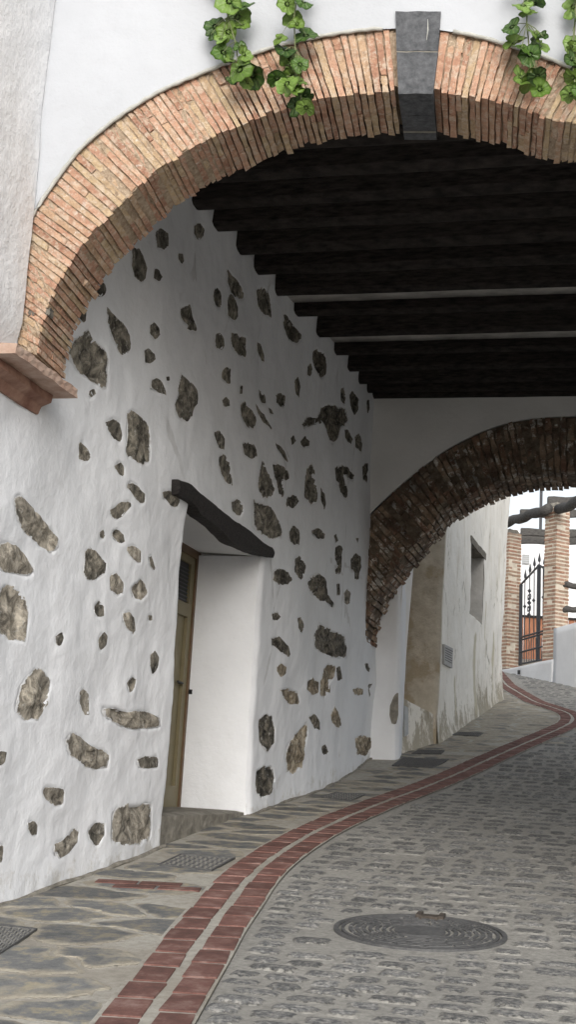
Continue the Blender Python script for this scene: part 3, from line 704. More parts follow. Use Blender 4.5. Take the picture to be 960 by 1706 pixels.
# door recess: jambs and soffit joined to the wall edge
VD = -3.77
jb = MB()
def jamb(ie, u_in, sgn):
    rows = range(0, nLow); V = []; n = 9
    for r in rows:
        p0 = VV[r * nc_ + ie]; z = p0[2]; v0 = Vg[r, ie]
        for k in range(n):
            t = k / (n - 1); uu = uA[ie] + (u_in - uA[ie]) * t + .006 * float(fbm(t * 3 + 5, z * 2, 4)); V.append(P(uu, v0 + (VD - v0) * t, z))
    jb.add(V, grid_faces(len(list(rows)), n))
jamb(iR, UR + .0, 1); jamb(iL, UL + .12, -1)
V = []
for i in range(iL, iR + 1):
    v0 = Vg[nLow - 1, i]
    for k in range(7): t = k / 6; V.append(P(uA[i] + (0.12 * (1 - (i - iL) / (iR - iL))) * t, v0 + (VD - v0) * t, Z0 + .03 * t))
jb.add(V, grid_faces(iR - iL + 1, 7)); jb.build('reveal', 'plaster_wall', wall, True)
# stones as parts; the smallest as one more part
st = []
areas = []
for q in PS:
    qa = np.array(q); x, y = qa[:, 0], qa[:, 1]; areas.append(abs(np.sum(x * np.roll(y, -1) - y * np.roll(x, -1))) / 2)
order = np.argsort(areas)[::-1]; small = MB()
def stone_mesh(q, seed):
    qa = np.array(q); ctr = qa.mean(0); n = 34
    out = resample(q, n, True); out = out + (out - ctr) / np.maximum(np.linalg.norm(out - ctr, axis=1)[:, None], .01) * min(.022, .12 * float(np.ptp(np.array(q), axis=0).min())) + np.stack([fbm(out[:, 0] * 16, out[:, 1] * 16, 77), fbm(out[:, 0] * 16, out[:, 1] * 16, 78)], 1) * min(.07, .16 * np.ptp(np.array(q), axis=0).min())
    size = math.sqrt(max(1e-4, abs(np.sum(qa[:, 0] * np.roll(qa[:, 1], -1) - qa[:, 1] * np.roll(qa[:, 0], -1))) / 2))
    V = []; E_ = []; lift = RNG.uniform(-.016, .006); fr = (1, .93, .86, .78, .66, .53, .4, .26, .12)
    for f in fr:
        p = ctr + (out - ctr) * f
        for k, (a, b) in enumerate(p):
            rim = min(1, (1 - f) * size * 9)
            dep = .003 * min(1, (1 - f) * 20) - .002 * (f == 1) + lift * rim + .12 * min(1, size * 3) * float(fbm(a * 8 + seed, b * 8, 11, 5)) * rim
            V.append(P(a, float(v_full(a, b)) + dep, b)); E_.append({1: 0, .93: .18, .86: .45}.get(f, 1))
    V.append(P(*[ctr[0], float(v_full(ctr[0], ctr[1])) + lift, ctr[1]])); m = len(fr); E_.append(1)
    Fc = [[k * n + i, k * n + (i + 1) % n, (k + 1) * n + (i + 1) % n, (k + 1) * n + i] for k in range(m - 1) for i in range(n)] + [[(m - 1) * n + i, (m - 1) * n + (i + 1) % n, m * n] for i in range(n)]
    return V, Fc, E_
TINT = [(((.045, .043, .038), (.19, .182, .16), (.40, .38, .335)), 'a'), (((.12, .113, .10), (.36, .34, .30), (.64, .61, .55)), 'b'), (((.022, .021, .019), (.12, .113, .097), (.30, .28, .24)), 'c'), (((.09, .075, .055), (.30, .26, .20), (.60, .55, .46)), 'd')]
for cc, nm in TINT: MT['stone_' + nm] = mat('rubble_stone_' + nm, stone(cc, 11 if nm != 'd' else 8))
for rank, i in enumerate(order):
    V, Fc, E_ = stone_mesh(PS[i], i * 3.7); um = np.mean([p[0] for p in PS[i]]); zm = np.mean([p[1] for p in PS[i]])
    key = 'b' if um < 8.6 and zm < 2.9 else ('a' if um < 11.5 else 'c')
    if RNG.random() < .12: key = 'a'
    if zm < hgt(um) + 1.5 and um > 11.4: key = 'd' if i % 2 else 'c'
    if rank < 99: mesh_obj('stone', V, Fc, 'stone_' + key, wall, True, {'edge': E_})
    else: small.add(V, Fc, edge=E_)
tag(small.build('small_stone', 'stone_a', wall), kind='stuff')

# door
def dpt(x, y, v=VD): return on_vert(x, y, N2 * v, N2)
ztop = 3.36; dr = empty('door', P(UR - .5, VD, 1.06)); dr.parent = wall; dr.location = Vector(P(UR - .5, VD, 1.06) - BASE[wall.name]); BASE[dr.name] = P(UR - .5, VD, 1.06)
b_ = MB(); ublock(b_, UR - .045, UR + .06, VD - .12, VD + .0, 1.03, ztop + .03); ublock(b_, UL, UR - .045, VD - .12, VD - .0, ztop - .07, ztop + .03); b_.build('door_frame', 'door_frame', dr)
uLp = uv(dpt(324, 930, VD - .05))[0]; lo_z = dpt(322, 1012, VD - .05)[2]; hi_z = ztop - .16
uH = UR - .24
b_ = MB(); ublock(b_, UL, UR - .045, VD - .12, VD - .045, 1.03, ztop - .07)
for (a0, a1, z0, z1) in ((UR - .15, UR - .05, 1.05, ztop - .075), (UL, UR - .15, 1.05, 1.25), (UL, UR - .15, lo_z - .12, lo_z), (UL, UR - .15, ztop - .14, ztop - .075)):
    ublock(b_, a0, a1, VD - .045, VD - .015, z0, z1)
b_.build('door_leaf', 'door', dr)
b_ = MB(); ublock(b_, UL, UR - .15, VD - .0445, VD - .040, lo_z + .001, ztop - .141); b_.build('vent', 'black', dr)
b_ = MB()
k = 0
while lo_z + .03 + k * .035 < hi_z: z = lo_z + .03 + k * .035; b_.lattice(lambda x, y, zz: P(UL + (UR - .155 - UL) * x, VD - .040 + .012 * y, z - .006 + .010 * zz - .008 * y)); k += 1
b_.build('vent_slat', 'iron', dr)
pk = dpt(309, 1152, VD - .04); ku, kz = uv(pk)[0], pk[2]
b_ = MB(); ublock(b_, ku - .045, ku + .03, VD - .045, VD - .005, kz - .05, kz + .05); b_.tube([P(ku - .01, VD - .01, kz), P(ku - .01, VD + .03, kz)], .022, 10); b_.build('lock', 'black', dr)
pk = dpt(295, 1136, VD - .04); b_ = MB(); b_.tube([P(uv(pk)[0] - .10, VD + .0, pk[2]), P(uv(pk)[0] + .04, VD + .0, pk[2] - .005), P(uv(pk)[0] + .05, VD - .05, pk[2])], .010, 8); b_.build('handle', 'black', dr)
# threshold
b_ = MB()
def thr(x, y, z):
    u = UL + .01 + (UR - UL - .02) * x; top = 1.07 + .01 * float(fbm(u * 3, y * 2, 2)); bot = hgt(u) - .05
    vf = -3.20 + .03 * float(fbm(u * 4, z * 3, 7)) * (1 - z) + .015
    return P(u, VD - .1 + (vf - VD + .1) * y, bot + (top - bot) * z + (0 if y < .95 or z < .9 else -.02 - .02 * float(fbm(u * 9, 1, 5))))
b_.lattice(thr, 40, 10, 8); b_.build('threshold', 'cement', wall, False)
# grit and old cement gathered along the foot of the wall
b_ = MB(); 
for (ua, ub) in ((1.8, UL), (UR, 17.3)):
    n = int((ub - ua) / .06); b_.tube([P(u_, float(v_full(u_, hgt(u_) + .02)) + .012, hgt(u_) + .004 + .006 * math.sin(u_ * 7)) for u_ in np.linspace(ua, ub, n)], [.012 + .012 * abs(float(fbm(u_ * 5, 1, 8))) * 2 for u_ in np.linspace(ua, ub, n)], 6)
b_.build('base_grit', 'cement', wall)
# lintel
topp = [(294.5, 799), (314.5, 806), (351, 837), (387, 866), (416, 885), (432, 900), (452, 912)]; botp = [(294.5, 824), (320, 838), (333, 857), (362, 878), (387, 905), (420, 918), (453, 929)]
T_ = resample([(uv(p)[0], p[2]) for p in (on_vert(x, y, N2 * -3.10, N2) for x, y in topp)], 36); B_ = resample([(uv(p)[0], p[2]) for p in (on_vert(x, y, N2 * -3.10, N2) for x, y in botp)], 36)
b_ = MB()
def lin(x, y, z):
    i = min(35, int(round(x * 35))); t, b = T_[i], B_[i]; uu = b[0] + (t[0] - b[0]) * z; zz = b[1] + (t[1] - b[1]) * z
    return P(uu, -3.20 + (.11 + .02 * math.sin(3.14 * z)) * y + .012 * float(fbm(uu * 9, zz * 9, 3)) * y, zz + .014 * float(fbm(uu * 8, z * 2 + y, 6)))
b_.lattice(lin, 35, 4, 5); b_.build('lintel', 'lintel', wall, False)
# clear the plaster top of opening under lintel: nothing more needed

# ================================================================ FRONT ARCH
def fpx(x, y, d=0.0):
    p = on_vert(x, y, O2 + D2 * d, D2); q = p[:2] - O2; return np.array([float(q @ S2), p[2]])
PAIRS = [((30, 578), (62, 592)), ((31, 520), (68, 545)), ((36, 450), (86, 492)), ((46, 370), (125, 425)), ((85, 312), (165, 375)), ((130, 250), (215, 330)), ((190, 200), (262, 282)), ((260, 155), (325, 245)), ((330, 125), (385, 214)), ((400, 98), (445, 192)), ((460, 78), (500, 173)), ((530, 62), (562, 162)), ((600, 51), (618, 156)), ((655, 48), (664, 154)), ((697, 47), (693, 153)), ((735, 50), (722, 154)), ((800, 62), (777, 161)), ((860, 80), (830, 172)), ((920, 100), (880, 188)), ((975, 125), (930, 206))]
E0 = [fpx(*a) for a, b in PAIRS]; I0 = [fpx(*b) for a, b in PAIRS]; SA = I0[14][0]
for k in range(8, -1, -1): E0.append(np.array([2 * SA - E0[k][0], E0[k][1]])); I0.append(np.array([2 * SA - I0[k][0], I0[k][1]]))
def arch_curves(E0, I0, n=600, sm=6):
    L = np.r_[0, np.cumsum(np.linalg.norm(np.diff(np.array(I0), axis=0), axis=1))]; t = np.linspace(0, L[-1], n)
    e = np.stack([np.interp(t, L, np.array(E0)[:, k]) for k in range(2)], 1); i = np.stack([np.interp(t, L, np.array(I0)[:, k]) for k in range(2)], 1)
    for _ in range(sm * 12):
        for q in (e, i): q[1:-1] = (q[:-2] + 2 * q[1:-1] + q[2:]) / 4
    return e, i, L[-1]
Ef, If, Lf = arch_curves(E0, I0)
def at(c, t): x = t * (len(c) - 1); return np.array([np.interp(x, np.arange(len(c)), c[:, 0]), np.interp(x, np.arange(len(c)), c[:, 1])])
def t_of(c, s): return float(np.interp(s, c[:, 0], np.linspace(0, 1, len(c))))
tk0, tk1 = t_of(If, fpx(666, 154)[0]), t_of(If, fpx(721, 154)[0])
td0, td1 = t_of(If, fpx(380, 214)[0]), t_of(If, fpx(640, 155)[0])
arch = empty('brick_arch', PF(SA, .2, 4.9), 'wide front arch of thin terracotta and tan tile bricks with a dark keystone', 'arch')
def deepgap(t): return float(np.interp(t, [td0 - .02, td0 + .03, td1, tk0, tk0 + .01, tk1 + .06, tk1 + .12], [0, 1, 1, .5, .5, .45, 0]))
TH = .46
def brick_ring(mb, Ec, Ic, L, pitch, gapw, depth, mapf, segs, djit, rjit, splits, t0=0, t1=1, hole=None, dsplit=1, face_d=0.0, wob=.004):
    t = t0
    while t < t1:
        p = pitch * RNG.uniform(.82, 1.2) / L; g = gapw / L
        if hole and t + p > hole[0] and t < hole[1]: t = hole[1]; continue
        a, b = t + g / 2, t + p - g / 2; t += p
        if b > 1: break
        cuts = [0.] + sorted(RNG.uniform(.25, .8, 1 if RNG.random() < splits else 0)) + [1.]
        for c0, c1 in zip(cuts[:-1], cuts[1:]):
            r_in = RNG.normal(0, rjit) if c0 == 0 else 0; fd = face_d + RNG.normal(0, djit); tl = RNG.normal(0, .06) * (b - a)
            dc = [0.] + ([RNG.uniform(.35, .65)] if (dsplit > 1 and RNG.random() < .7 and c0 == 0) else []) + [1.]
            for e0, e1 in zip(dc[:-1], dc[1:]):
                rr = r_in + (RNG.normal(0, rjit * .7) if e0 > 0 else 0); ph = RNG.uniform(0, 99)
                def fn(x, y, z):
                    tt = a + (b - a) * x + tl * (y - .5); i, e = at(Ic, min(1, max(0, tt))), at(Ec, min(1, max(0, tt)))
                    f = c0 + (c1 - c0 - .012) * y; q = i + (e - i) * f; n = (i - e) / np.linalg.norm(i - e)
                    if c0 == 0 and y == 0: q = q + n * rr
                    dd = fd + (depth - fd) * (e0 + (e1 - e0 - .01 * (e1 < 1)) * z)
                    if z > .99 and e1 == 1: dd += RNG.normal(0, .008) * (y < .5)
                    w = wob * (math.sin(ph + y * 9 + z * 7) + math.sin(ph * 3 + y * 21 + x * 5) * .6)
                    q = q + n * w * .6
                    return mapf(q, dd + w * .6, (x - .5) * w)
                mb.lattice(fn, 1, segs[0], segs[1])
mapF = lambda q, d, w=0: PF(q[0] + w, d, q[1])
b_ = MB(); brick_ring(b_, Ef, If, Lf, .0365, .008, TH, mapF, (7, 6), .004, .006, .6, .002, 1, (tk0, tk1), 2, 0, .004)
b_.build('brickwork', 'brick', arch)
def ring_body(mb, Ec, Ic, mapf, d0, d1, rec, n=240, t0=0, t1=1, fdeep=None):
    def fn(x, y, z):
        t = t0 + (t1 - t0) * x; i, e = at(Ic, t), at(Ec, t); L = np.linalg.norm(e - i); f = rec(t) / L
        q = i + (e - i) * (f + (1 - f) * y); fd = (fdeep(t) if fdeep else 0) * (1 - y)
        return mapf(q, d0 + (d1 - d0) * z + (fd if z < .01 else 0) + .003 * math.sin(t * 900 + y * 30))
    mb.lattice(fn, n, 8, 3)
b_ = MB(); ring_body(b_, Ef, If, mapF, .0055, TH - .02, lambda t: .008 + .065 * deepgap(t), t1=tk0, fdeep=lambda t: .03 * deepgap(t))
ring_body(b_, Ef, If, mapF, .0055, TH - .02, lambda t: .008 + .065 * deepgap(t), t0=tk1, fdeep=lambda t: .03 * deepgap(t)); b_.build('mortar', 'brick_mortar', arch)
# keystone of slate blocks
ks = MB()
def kq(pts, d0, d1):
    q = [fpx(x, y, d0) for x, y in pts]
    def fn(x, y, z):
        a = q[0] * (1 - x) * (1 - y) + q[1] * x * (1 - y) + q[2] * x * y + q[3] * (1 - x) * y
        return PF(a[0], d0 + (d1 - d0) * z, a[1] + .002 * math.sin(a[0] * 40))
    ks.lattice(fn, 4, 4, 4)
DK = -.035
kq([(659, 20), (735, 20), (730, 85.5), (661, 85.5)], DK, .20)
kq([(661, 88), (730, 88), (721.5, 157), (664, 157)], DK, .20)
qa, qb, qc, qd = fpx(664, 157, DK), fpx(721.5, 157, DK), fpx(730, 88, DK), fpx(661, 88, DK)
# lower blocks stand back in two pieces through the soffit
for d0, d1 in ((.204, .40), (.404, TH + .04)):
    def fn(x, y, z): a = qa * (1 - x) * (1 - y) + qb * x * (1 - y) + qc * x * y + qd * (1 - x) * y; return PF(a[0], d0 + (d1 - d0) * z, a[1] + (.012 if y < .1 else 0) * z)
    ks.lattice(fn, 3, 3, 3)
k_ = ks.build('keystone', 'keystone', arch)
b_ = MB()
q = [fpx(661, 86.2, DK + .004), fpx(730, 86.2, DK + .004), fpx(729.5, 90, DK + .004), fpx(661.5, 90, DK + .004)]
kj = lambda x, y, z: PF(*(lambda a: (a[0], DK + .003 + .2 * z, a[1]))(q[0] * (1 - x) * (1 - y) + q[1] * x * (1 - y) + q[2] * x * y + q[3] * (1 - x) * y)); b_.lattice(kj)
b_.build('joint', 'cement', k_)
b_ = MB(); w0 = fpx(713, 33, DK - .001); w1 = fpx(711, 68, DK - .001)
b_.tube([PF(w0[0], DK, w0[1]), PF((w0[0] + w1[0]) / 2 + .004, DK, (w0[1] + w1[1]) / 2), PF(w1[0], DK, w1[1])], [.0015, .0035, .001], 5); b_.build('lime_run', 'cement_line', k_)
b_ = MB()
def kj2(x, y, z): a = qa * (1 - x) + qb * x; return PF(a[0], .396 + .012 * z, a[1] + .004 + .1 * y)
b_.lattice(kj2); b_.build('joint', 'cement', k_)
# plaster lip along the extrados
b_ = MB(); idx = [i for i in range(4, 596, 4)]
def lipseg(ids):
    b_.tube([PF(Ef[i][0] - (Ef[i] - If[i])[0] * .03, -.020 + .002 * math.sin(i), Ef[i][1] - (Ef[i] - If[i])[1] * .03 + .002 * math.sin(i * .7)) for i in ids], [.011 + .002 * math.sin(i * .9) for i in ids], 8)
k0, k1 = int(tk0 * 599), int(tk1 * 599)
lipseg([i for i in idx if i < k0 - 3]); lipseg([i for i in idx if i > k1 + 3]); b_.build('mortar_lip', 'cement_line', arch, True)
# rubble low down at the left springing
for (x, y, sx, sz) in ((53, 522, .035, .02), (80, 520, .022, .026)):
    c = fpx(x, y); b_ = MB()
    b_.lattice(lambda X, Y, Z: PF(c[0] + sx * (X - .5) * (1 + .3 * math.sin(9 * Y + x)), -.004 + .06 * Z, c[1] + sz * 1.4 * (Y - .5) * (1 + .3 * math.cos(7 * X))), 4, 4, 2); b_.build('rubble', 'dark_rubble', arch)
# ---- impost
im = empty('impost', P(6.3, -3.1, 3.4), 'worn terracotta ledge carrying the left foot of the brick arch', 'impost')
b_ = MB()
def slab(x, y, z):
    u = 5.88 + .80 * x; v = -3.34 + .34 * y; dz = 3.398 + .058 * z
    if y > .95 and z > .9: dz -= .006
    u2 = u + (-.10 if False else 0); j = .004 * math.sin(u * 37 + z * 4)
    return P(u2 + .0 * y, v + j, dz + .003 * math.sin(u * 23))
b_.lattice(lambda x, y, z: slab(x, y, z), 16, 4, 2); b_.build('slab', 'terracotta', im)
b_ = MB()
def mould(x, y, z):
    u = 5.93 + .68 * x; out = -3.34 + (.22 if z > .5 else .20 - .06 * (1 - z)) * y + .02 * float(fbm(u * 6, z * 2, 4)) * y
    return P(u, out, 3.285 + .112 * z + .012 * float(fbm(u * 9, y * 3, 8)) * (1 - z))
b_.lattice(mould, 20, 4, 5); b_.build('moulding', 'terracotta_red', im)

# ---- front wall over the arch
fw = empty('front_wall', PF(SA, 0, 6), 'smooth blue white plastered wall above the brick arch', 'wall')
C0 = np.array([SA, 3.0]); BX = (-.14, 4.6, 8.2)
def outward(e, bx=BX, c0=C0):
    d = e - c0; d = d / np.linalg.norm(d); ts = []
    if d[0] < 0: ts.append((bx[0] - e[0]) / d[0])
    if d[0] > 0: ts.append((bx[1] - e[0]) / d[0])
    if d[1] > 0: ts.append((bx[2] - e[1]) / d[1])
    return e + d * max(.0, min(ts))
tt = np.linspace(0, 1, 300); V = []; m = 46
for t in tt:
    e = at(Ef, t) - (at(Ef, t) - at(If, t)) * .03; o = outward(e)
    for k in range(m):
        f = (k / (m - 1)) ** 1.4; q = e + (o - e) * f
        V.append(PF(q[0], -.014 - .02 * float(fbm(q[0] * 1.7, q[1] * 1.7, 21, 4)) - .012 * min(1, f * 8), q[1]))
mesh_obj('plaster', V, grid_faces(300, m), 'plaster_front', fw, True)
V = []
for t in tt:
    e = at(Ef, t); o = outward(e)
    for k in range(2): q = e + (o - e) * k; V.append(PF(q[0], TH - .01, q[1]))
b_ = MB(); b_.add(V, grid_faces(300, 2))
b_.lattice(lambda x, y, z: PF(-.14 + 4.74 * x, .02 + (TH - .04) * y, 6.4 + 1.8 * z)); b_.lattice(lambda x, y, z: PF(4.14 + 6 * x, .0 + TH * y, -.5 + 3.98 * z)); b_.lattice(lambda x, y, z: PF(4.61 + 5.5 * x, TH * y, 3.48 + 4.7 * z))
b_.build('core', 'plaster_in', fw)
# side wall grime skin is the studded wall itself, nearer the viewer: a rougher upper coat
ow = empty('side_house', P(3.5, -3.1, 5), 'grey mottled plaster of the neighbouring house wall at the upper left edge', 'wall')
nu, nz = 90, 70; V = []
for i in range(nu):
    for j in range(nz):
        u = 1.6 + (6.155 - 1.6) * i / (nu - 1); z = 3.41 + 4.34 * j / (nz - 1)
        V.append(P(u, float(v_wall(u)) + .075 + .07 * float(fbm(u * 1.5, z * 1.2, 31, 5)) - .06 * max(0, 1 - (z - 3.41) / .25), z))
mesh_obj('plaster', V, grid_faces(nu, nz), 'plaster_grime', ow, True)

# ================================================================ CEILING AND BEAMS
cl = empty('passage_ceiling', gp(11.5, -1, 4.9), 'beamed ceiling of the passage with whitewashed boards between black beams', 'ceiling')
def vr(u): return .85 + (2.2 - .85) * (u - 7) / 9.4
b_ = MB(); b_.lattice(lambda x, y, z: P(6.4 + 10.2 * x + (.55 * y) * (1 - x), -3.3 + (vr(6.4 + 10.2 * x) + 3.6) * y, hgt(6.4 + 10.2 * x) + 4.975 + .015 * float(fbm(x * 20, y * 9, 3)) * (1 - z) + .3 * z), 60, 12, 1)
b_.build('board', 'plaster_in', cl, True)
BU = [6.75, 7.2, 7.72, 8.24, 8.77, 9.27, 9.87, 10.46, 11.16, 11.91, 12.72, 13.55, 14.36, 15.1, 15.75, 16.22]
for u0 in BU:
    wd = RNG.uniform(.17, .20); hh = RNG.uniform(.19, .215); ph = RNG.uniform(0, 50); sk = RNG.normal(0, .012); b_ = MB()
    def fn(x, y, z):
        v = -3.28 + (vr(u0) + 3.5) * x; rnd = .018 * ((y in (0, 1)) and z == 0)
        return P(u0 + wd * y + sk * x + .018 * float(fbm(v * 1.3 + ph, z + y, 5)), v, hgt(u0) + 4.765 + hh * z + .016 * float(fbm(v * 1.5 + ph, y * .7, 6)) * (1 - .5 * z) + rnd)
    b_.lattice(fn, 50, 4, 3); b_.build('beam', 'beam', cl)
for k_, (ua, ub, dz) in enumerate(((11.2, 11.88, .095), (12.9, 13.52, .10), (9.95, 10.44, .165), (14.0, 14.33, .17))):
    b_ = MB(); b_.lattice(lambda x, y, z: P(ua + (ub - ua) * y, -3.28 + (vr(ua) + 3.5) * x, hgt(ua + (ub - ua) * y) + 4.765 + dz + .012 * float(fbm(x * 18 + k_ * 9, y, 4)) * (1 - z) + .05 * z), 60, 2, 1); b_.build('infill', 'infill', cl, True)
# right hand wall of the passage and the floor above
rw = empty('passage_wall', P(11, 1.6, 1), 'plain plastered right hand wall of the passage with an unseen side opening added to let in light', 'wall')
b_ = MB()
for (ua, ub, za, zb) in ((6.9, 11.0, -.3, 7.7), (11.0, 16.0, 4.7, 7.7), (16.0, 17.3, .5, 7.7)): b_.lattice(lambda x, y, z: P(ua + (ub - ua) * x, vr(ua + (ub - ua) * x) + .6 * y, za + (zb - za) * z))  # gap below the middle block is an added opening that brightens the passage
b_.build('plaster', 'plaster_in', rw)
up = MB(); up.lattice(lambda x, y, z: P(7.15 + 10.1 * x, -3.3 + 6.2 * y, 7.55 + .3 * z)); tag(up.build('roof_slab', 'plaster_in', None, loc=P(11, 0, 7.6)), 'flat slab over the passage', 'roof', kind='structure')

# ================================================================ FAR ARCH
UG = 16.4
def gpx(x, y): p = on_vert(x, y, W2 * UG, W2); return np.array([uv(p)[1], p[2]])
GP = [((597, 1062), (607, 1068)), ((603, 1000), (619, 1013)), ((606, 930), (640, 975)), ((613, 862), (674, 928)), ((650, 826), (708, 886)), ((695, 787), (740, 850)), ((745, 750), (782, 825)), ((800, 722), (826, 806)), ((850, 705), (868, 794)), ((905, 697), (912, 788)), ((965, 695), (962, 786))]
E1 = [gpx(*a) for a, b in GP]; I1 = [gpx(*b) for a, b in GP]; vA = I1[-1][0]
for k in range(9, -1, -1): E1.append(np.array([2 * vA - E1[k][0], E1[k][1]])); I1.append(np.array([2 * vA - I1[k][0], I1[k][1]]))
Eg, Ig, Lg = arch_curves(E1, I1, 400, 2)
mapG = lambda q, d, w=0: P(UG + d, q[0] + w, q[1])
fa = empty('far_arch', P(UG, vA, 5.3), 'sooty dark brick arch with flaking whitewash at the far end of the passage', 'arch')
b_ = MB(); brick_ring(b_, Eg, Ig, Lg, .075, .02, .93, mapG, (6, 9), .018, .012, .8, 0, 1, None, 2, -.02, .016); b_.build('brickwork', 'brick_dark', fa)
b_ = MB(); ring_body(b_, Eg, Ig, mapG, .0, .90, lambda t: .025, 160); b_.build('mortar', 'mortar_dark', fa)
gw = empty('far_wall', P(UG, vA, 6), 'shaded grey white wall above the far arch', 'wall')
tt = np.linspace(0, 1, 220); m = 30
for name, dd in (('plaster', -.045), ('back_face', .92)):
    V = []
    for t in tt:
        e = at(Eg, t); o = outward(e, (-3.45, 3.2, 8.0), np.array([vA, 2.6]))
        for k in range(m): f = (k / (m - 1)) ** 1.3; q = e + (o - e) * f; V.append(P(UG + dd + .03 * float(fbm(q[0] * 1.6, q[1] * 1.6, 41)), q[0], q[1]))
    mesh_obj(name, V, grid_faces(220, m), 'plaster_in', gw, True)
b_ = MB(); b_.lattice(lambda x, y, z: P(UG + .02 + .86 * x, -3.4 + 6.5 * y, 6.45 + 1.5 * z)); b_.lattice(lambda x, y, z: P(UG + .02 + .86 * x, 2.17 + 1.2 * y, .5 + 2.6 * z)); 
b_.lattice(lambda x, y, z: P(UG + .05 + .86 * x, -3.9 + .60 * y, 3.0 + 4 * z)); b_.build('core', 'plaster_in', gw)

# pilaster of white plaster standing just beyond the far arch
pb = on_ground(664.5, 1266); pv = uv(pb)[1]; pu = uv(pb)[0]
pi_ = empty('pilaster', pb, 'rough white plastered pilaster under the left foot of the far arch', 'pilaster')
V = []; nn1, nn2 = 26, 110
for i in range(nn2):
    z = 1.2 + 6.3 * i / (nn2 - 1); lean = -.016 * (z - 1.7)
    for k in range(nn1):
        t = k / (nn1 - 1)
        if t < .62: f = t / .62; u_ = pu - .0 - .10 * (1 - f) ** 2; v_ = -3.24 + (pv + .24 + 3.0 - .0) * f
        else: f = (t - .62) / .38; u_ = pu + .45 * f; v_ = pv - .02 * f
        cor = .03 * math.exp(-((t - .62) / .05) ** 2)
        V.append(P(u_ + cor + .05 * float(fbm(v_ * 3, z * 2.5, 71, 4)), v_ + lean - cor + .05 * float(fbm(u_ * 3, z * 2, 72, 4)) * (t > .1), z))
mesh_obj('plaster', V, grid_faces(nn2, nn1), 'plaster_wall', pi_, True)
b_ = MB(); b_.lattice(lambda x, y, z: P(pu + .06 + .34 * x, -3.7 + (pv + 3.64) * y, 1.2 + 6.2 * z)); b_.build('core', 'plaster_in', pi_)
pc = [on_vert(x, y, W2 * (pu - .03), W2) for x, y in ((650, 1175), (657, 1158), (664, 1152), (664, 1190), (660, 1207), (653, 1205), (649, 1192))]; pc = [(uv(p)[1], p[2]) for p in pc]; cc = np.mean(pc, 0)
b_ = MB(); ro = resample(pc, 24, True); b_.add([P(pu - .035 + .01 * RNG.random(), *(cc + (p - cc) * f)) for f in (1, .6) for p in ro] + [P(pu - .03, *cc)], [[i, (i + 1) % 24, 24 + (i + 1) % 24, 24 + i] for i in range(24)] + [[24 + i, 24 + (i + 1) % 24, 48] for i in range(24)]); b_.build('bare_patch', 'cement', pi_)

# ================================================================ OLD HOUSE BEYOND
h0 = on_ground(725, 1237)[:2]; h1 = on_ground(832, 1165)[:2]; ht = (h1 - h0) / np.linalg.norm(h1 - h0); hn = np.array([ht[1], -ht[0]])
def HP(s, d, z): q = h0 + ht * s + hn * d; return np.array([q[0], q[1], z])   # d > 0 towards the street
def hpx(x, y, d=0.0): p = on_vert(x, y, h0 + hn * d, hn); return float((p[:2] - h0) @ ht), p[2]
oh = empty('old_house', HP(3.5, 0, 2.5), 'old white house with stained cracked plaster beyond the far arch', 'house')
W0, W1, WZ0, WZ1 = 2.76, 4.24, 4.25, 5.50
cs = np.unique(np.r_[np.linspace(0, W0, 50), np.linspace(W0, W1, 27), np.linspace(W1, 6.8, 50)]); zs_top = 9.5
rl0 = [('z', k) for k in range(0, 50)]
nlo, nmid, nhi = 50, 22, 40; c0 = int(np.argmin(abs(cs - W0))); c1 = int(np.argmin(abs(cs - W1)))
def gh(s, d=0): p = HP(s, d, 0); return hgt(uv(p)[0])
V = []; lowa = []; stk = []
for r in range(nlo + nmid + nhi):
    for s in cs:
        g = gh(s) - .08
        z = g + (WZ0 - g) * r / (nlo - 1) if r < nlo else (WZ0 + (WZ1 - WZ0) * (r - nlo + 1) / nmid if r < nlo + nmid else WZ1 + (zs_top - WZ1) * (r - nlo - nmid + 1) / nhi)
        ss = s - (.14 - .05 * (z - 1.98)) * max(0, 1 - s / 1.5) + .2 * (z - 3.1) * max(0, (s - 4.5) / 2.3)
        d = .06 * float(fbm(s * 1.2, z * 1.2, 51, 4)) + .03 * float(fbm(s * 4, z * 4, 52, 3)) + .10 * math.exp(-(z - g) / .35) 
        V.append(HP(ss, d, z)); lowa.append(max(0, 1 - (z - g) / .9) ** 1.2); stk.append(sum(math.exp(-((s - s0) / w0) ** 2) * (1 if z0 < z < z1 else math.exp(-((z - (z0 if z < z0 else z1)) / .15) ** 2)) for s0, w0, z0, z1 in ((3.5, .17, 2.75, 3.9), (5.6, .10, 3.3, 4.2), (1.5, .08, 2.6, 3.0), (4.6, .06, 4.1, 4.6))))
ri, ci = np.meshgrid(np.arange(nlo + nmid + nhi - 1), np.arange(len(cs) - 1), indexing='ij')
sk = (ri >= nlo - 1) & (ri < nlo - 1 + nmid) & (ci >= c0) & (ci < c1)
mesh_obj('wall', V, grid_faces(nlo + nmid + nhi, len(cs), sk), 'plaster_old', oh, True, {'low': lowa, 'streak': stk})
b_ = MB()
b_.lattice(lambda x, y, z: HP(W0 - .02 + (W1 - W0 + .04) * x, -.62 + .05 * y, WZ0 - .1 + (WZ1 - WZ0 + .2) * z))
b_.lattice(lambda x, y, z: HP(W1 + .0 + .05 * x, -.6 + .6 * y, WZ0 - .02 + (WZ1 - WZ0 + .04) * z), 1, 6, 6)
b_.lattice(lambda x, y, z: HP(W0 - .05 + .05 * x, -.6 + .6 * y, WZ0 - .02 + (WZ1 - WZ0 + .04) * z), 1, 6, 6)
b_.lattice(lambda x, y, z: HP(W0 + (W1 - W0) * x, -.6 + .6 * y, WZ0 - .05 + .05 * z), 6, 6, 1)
wn = b_.build('window', 'shaded_reveal', oh)
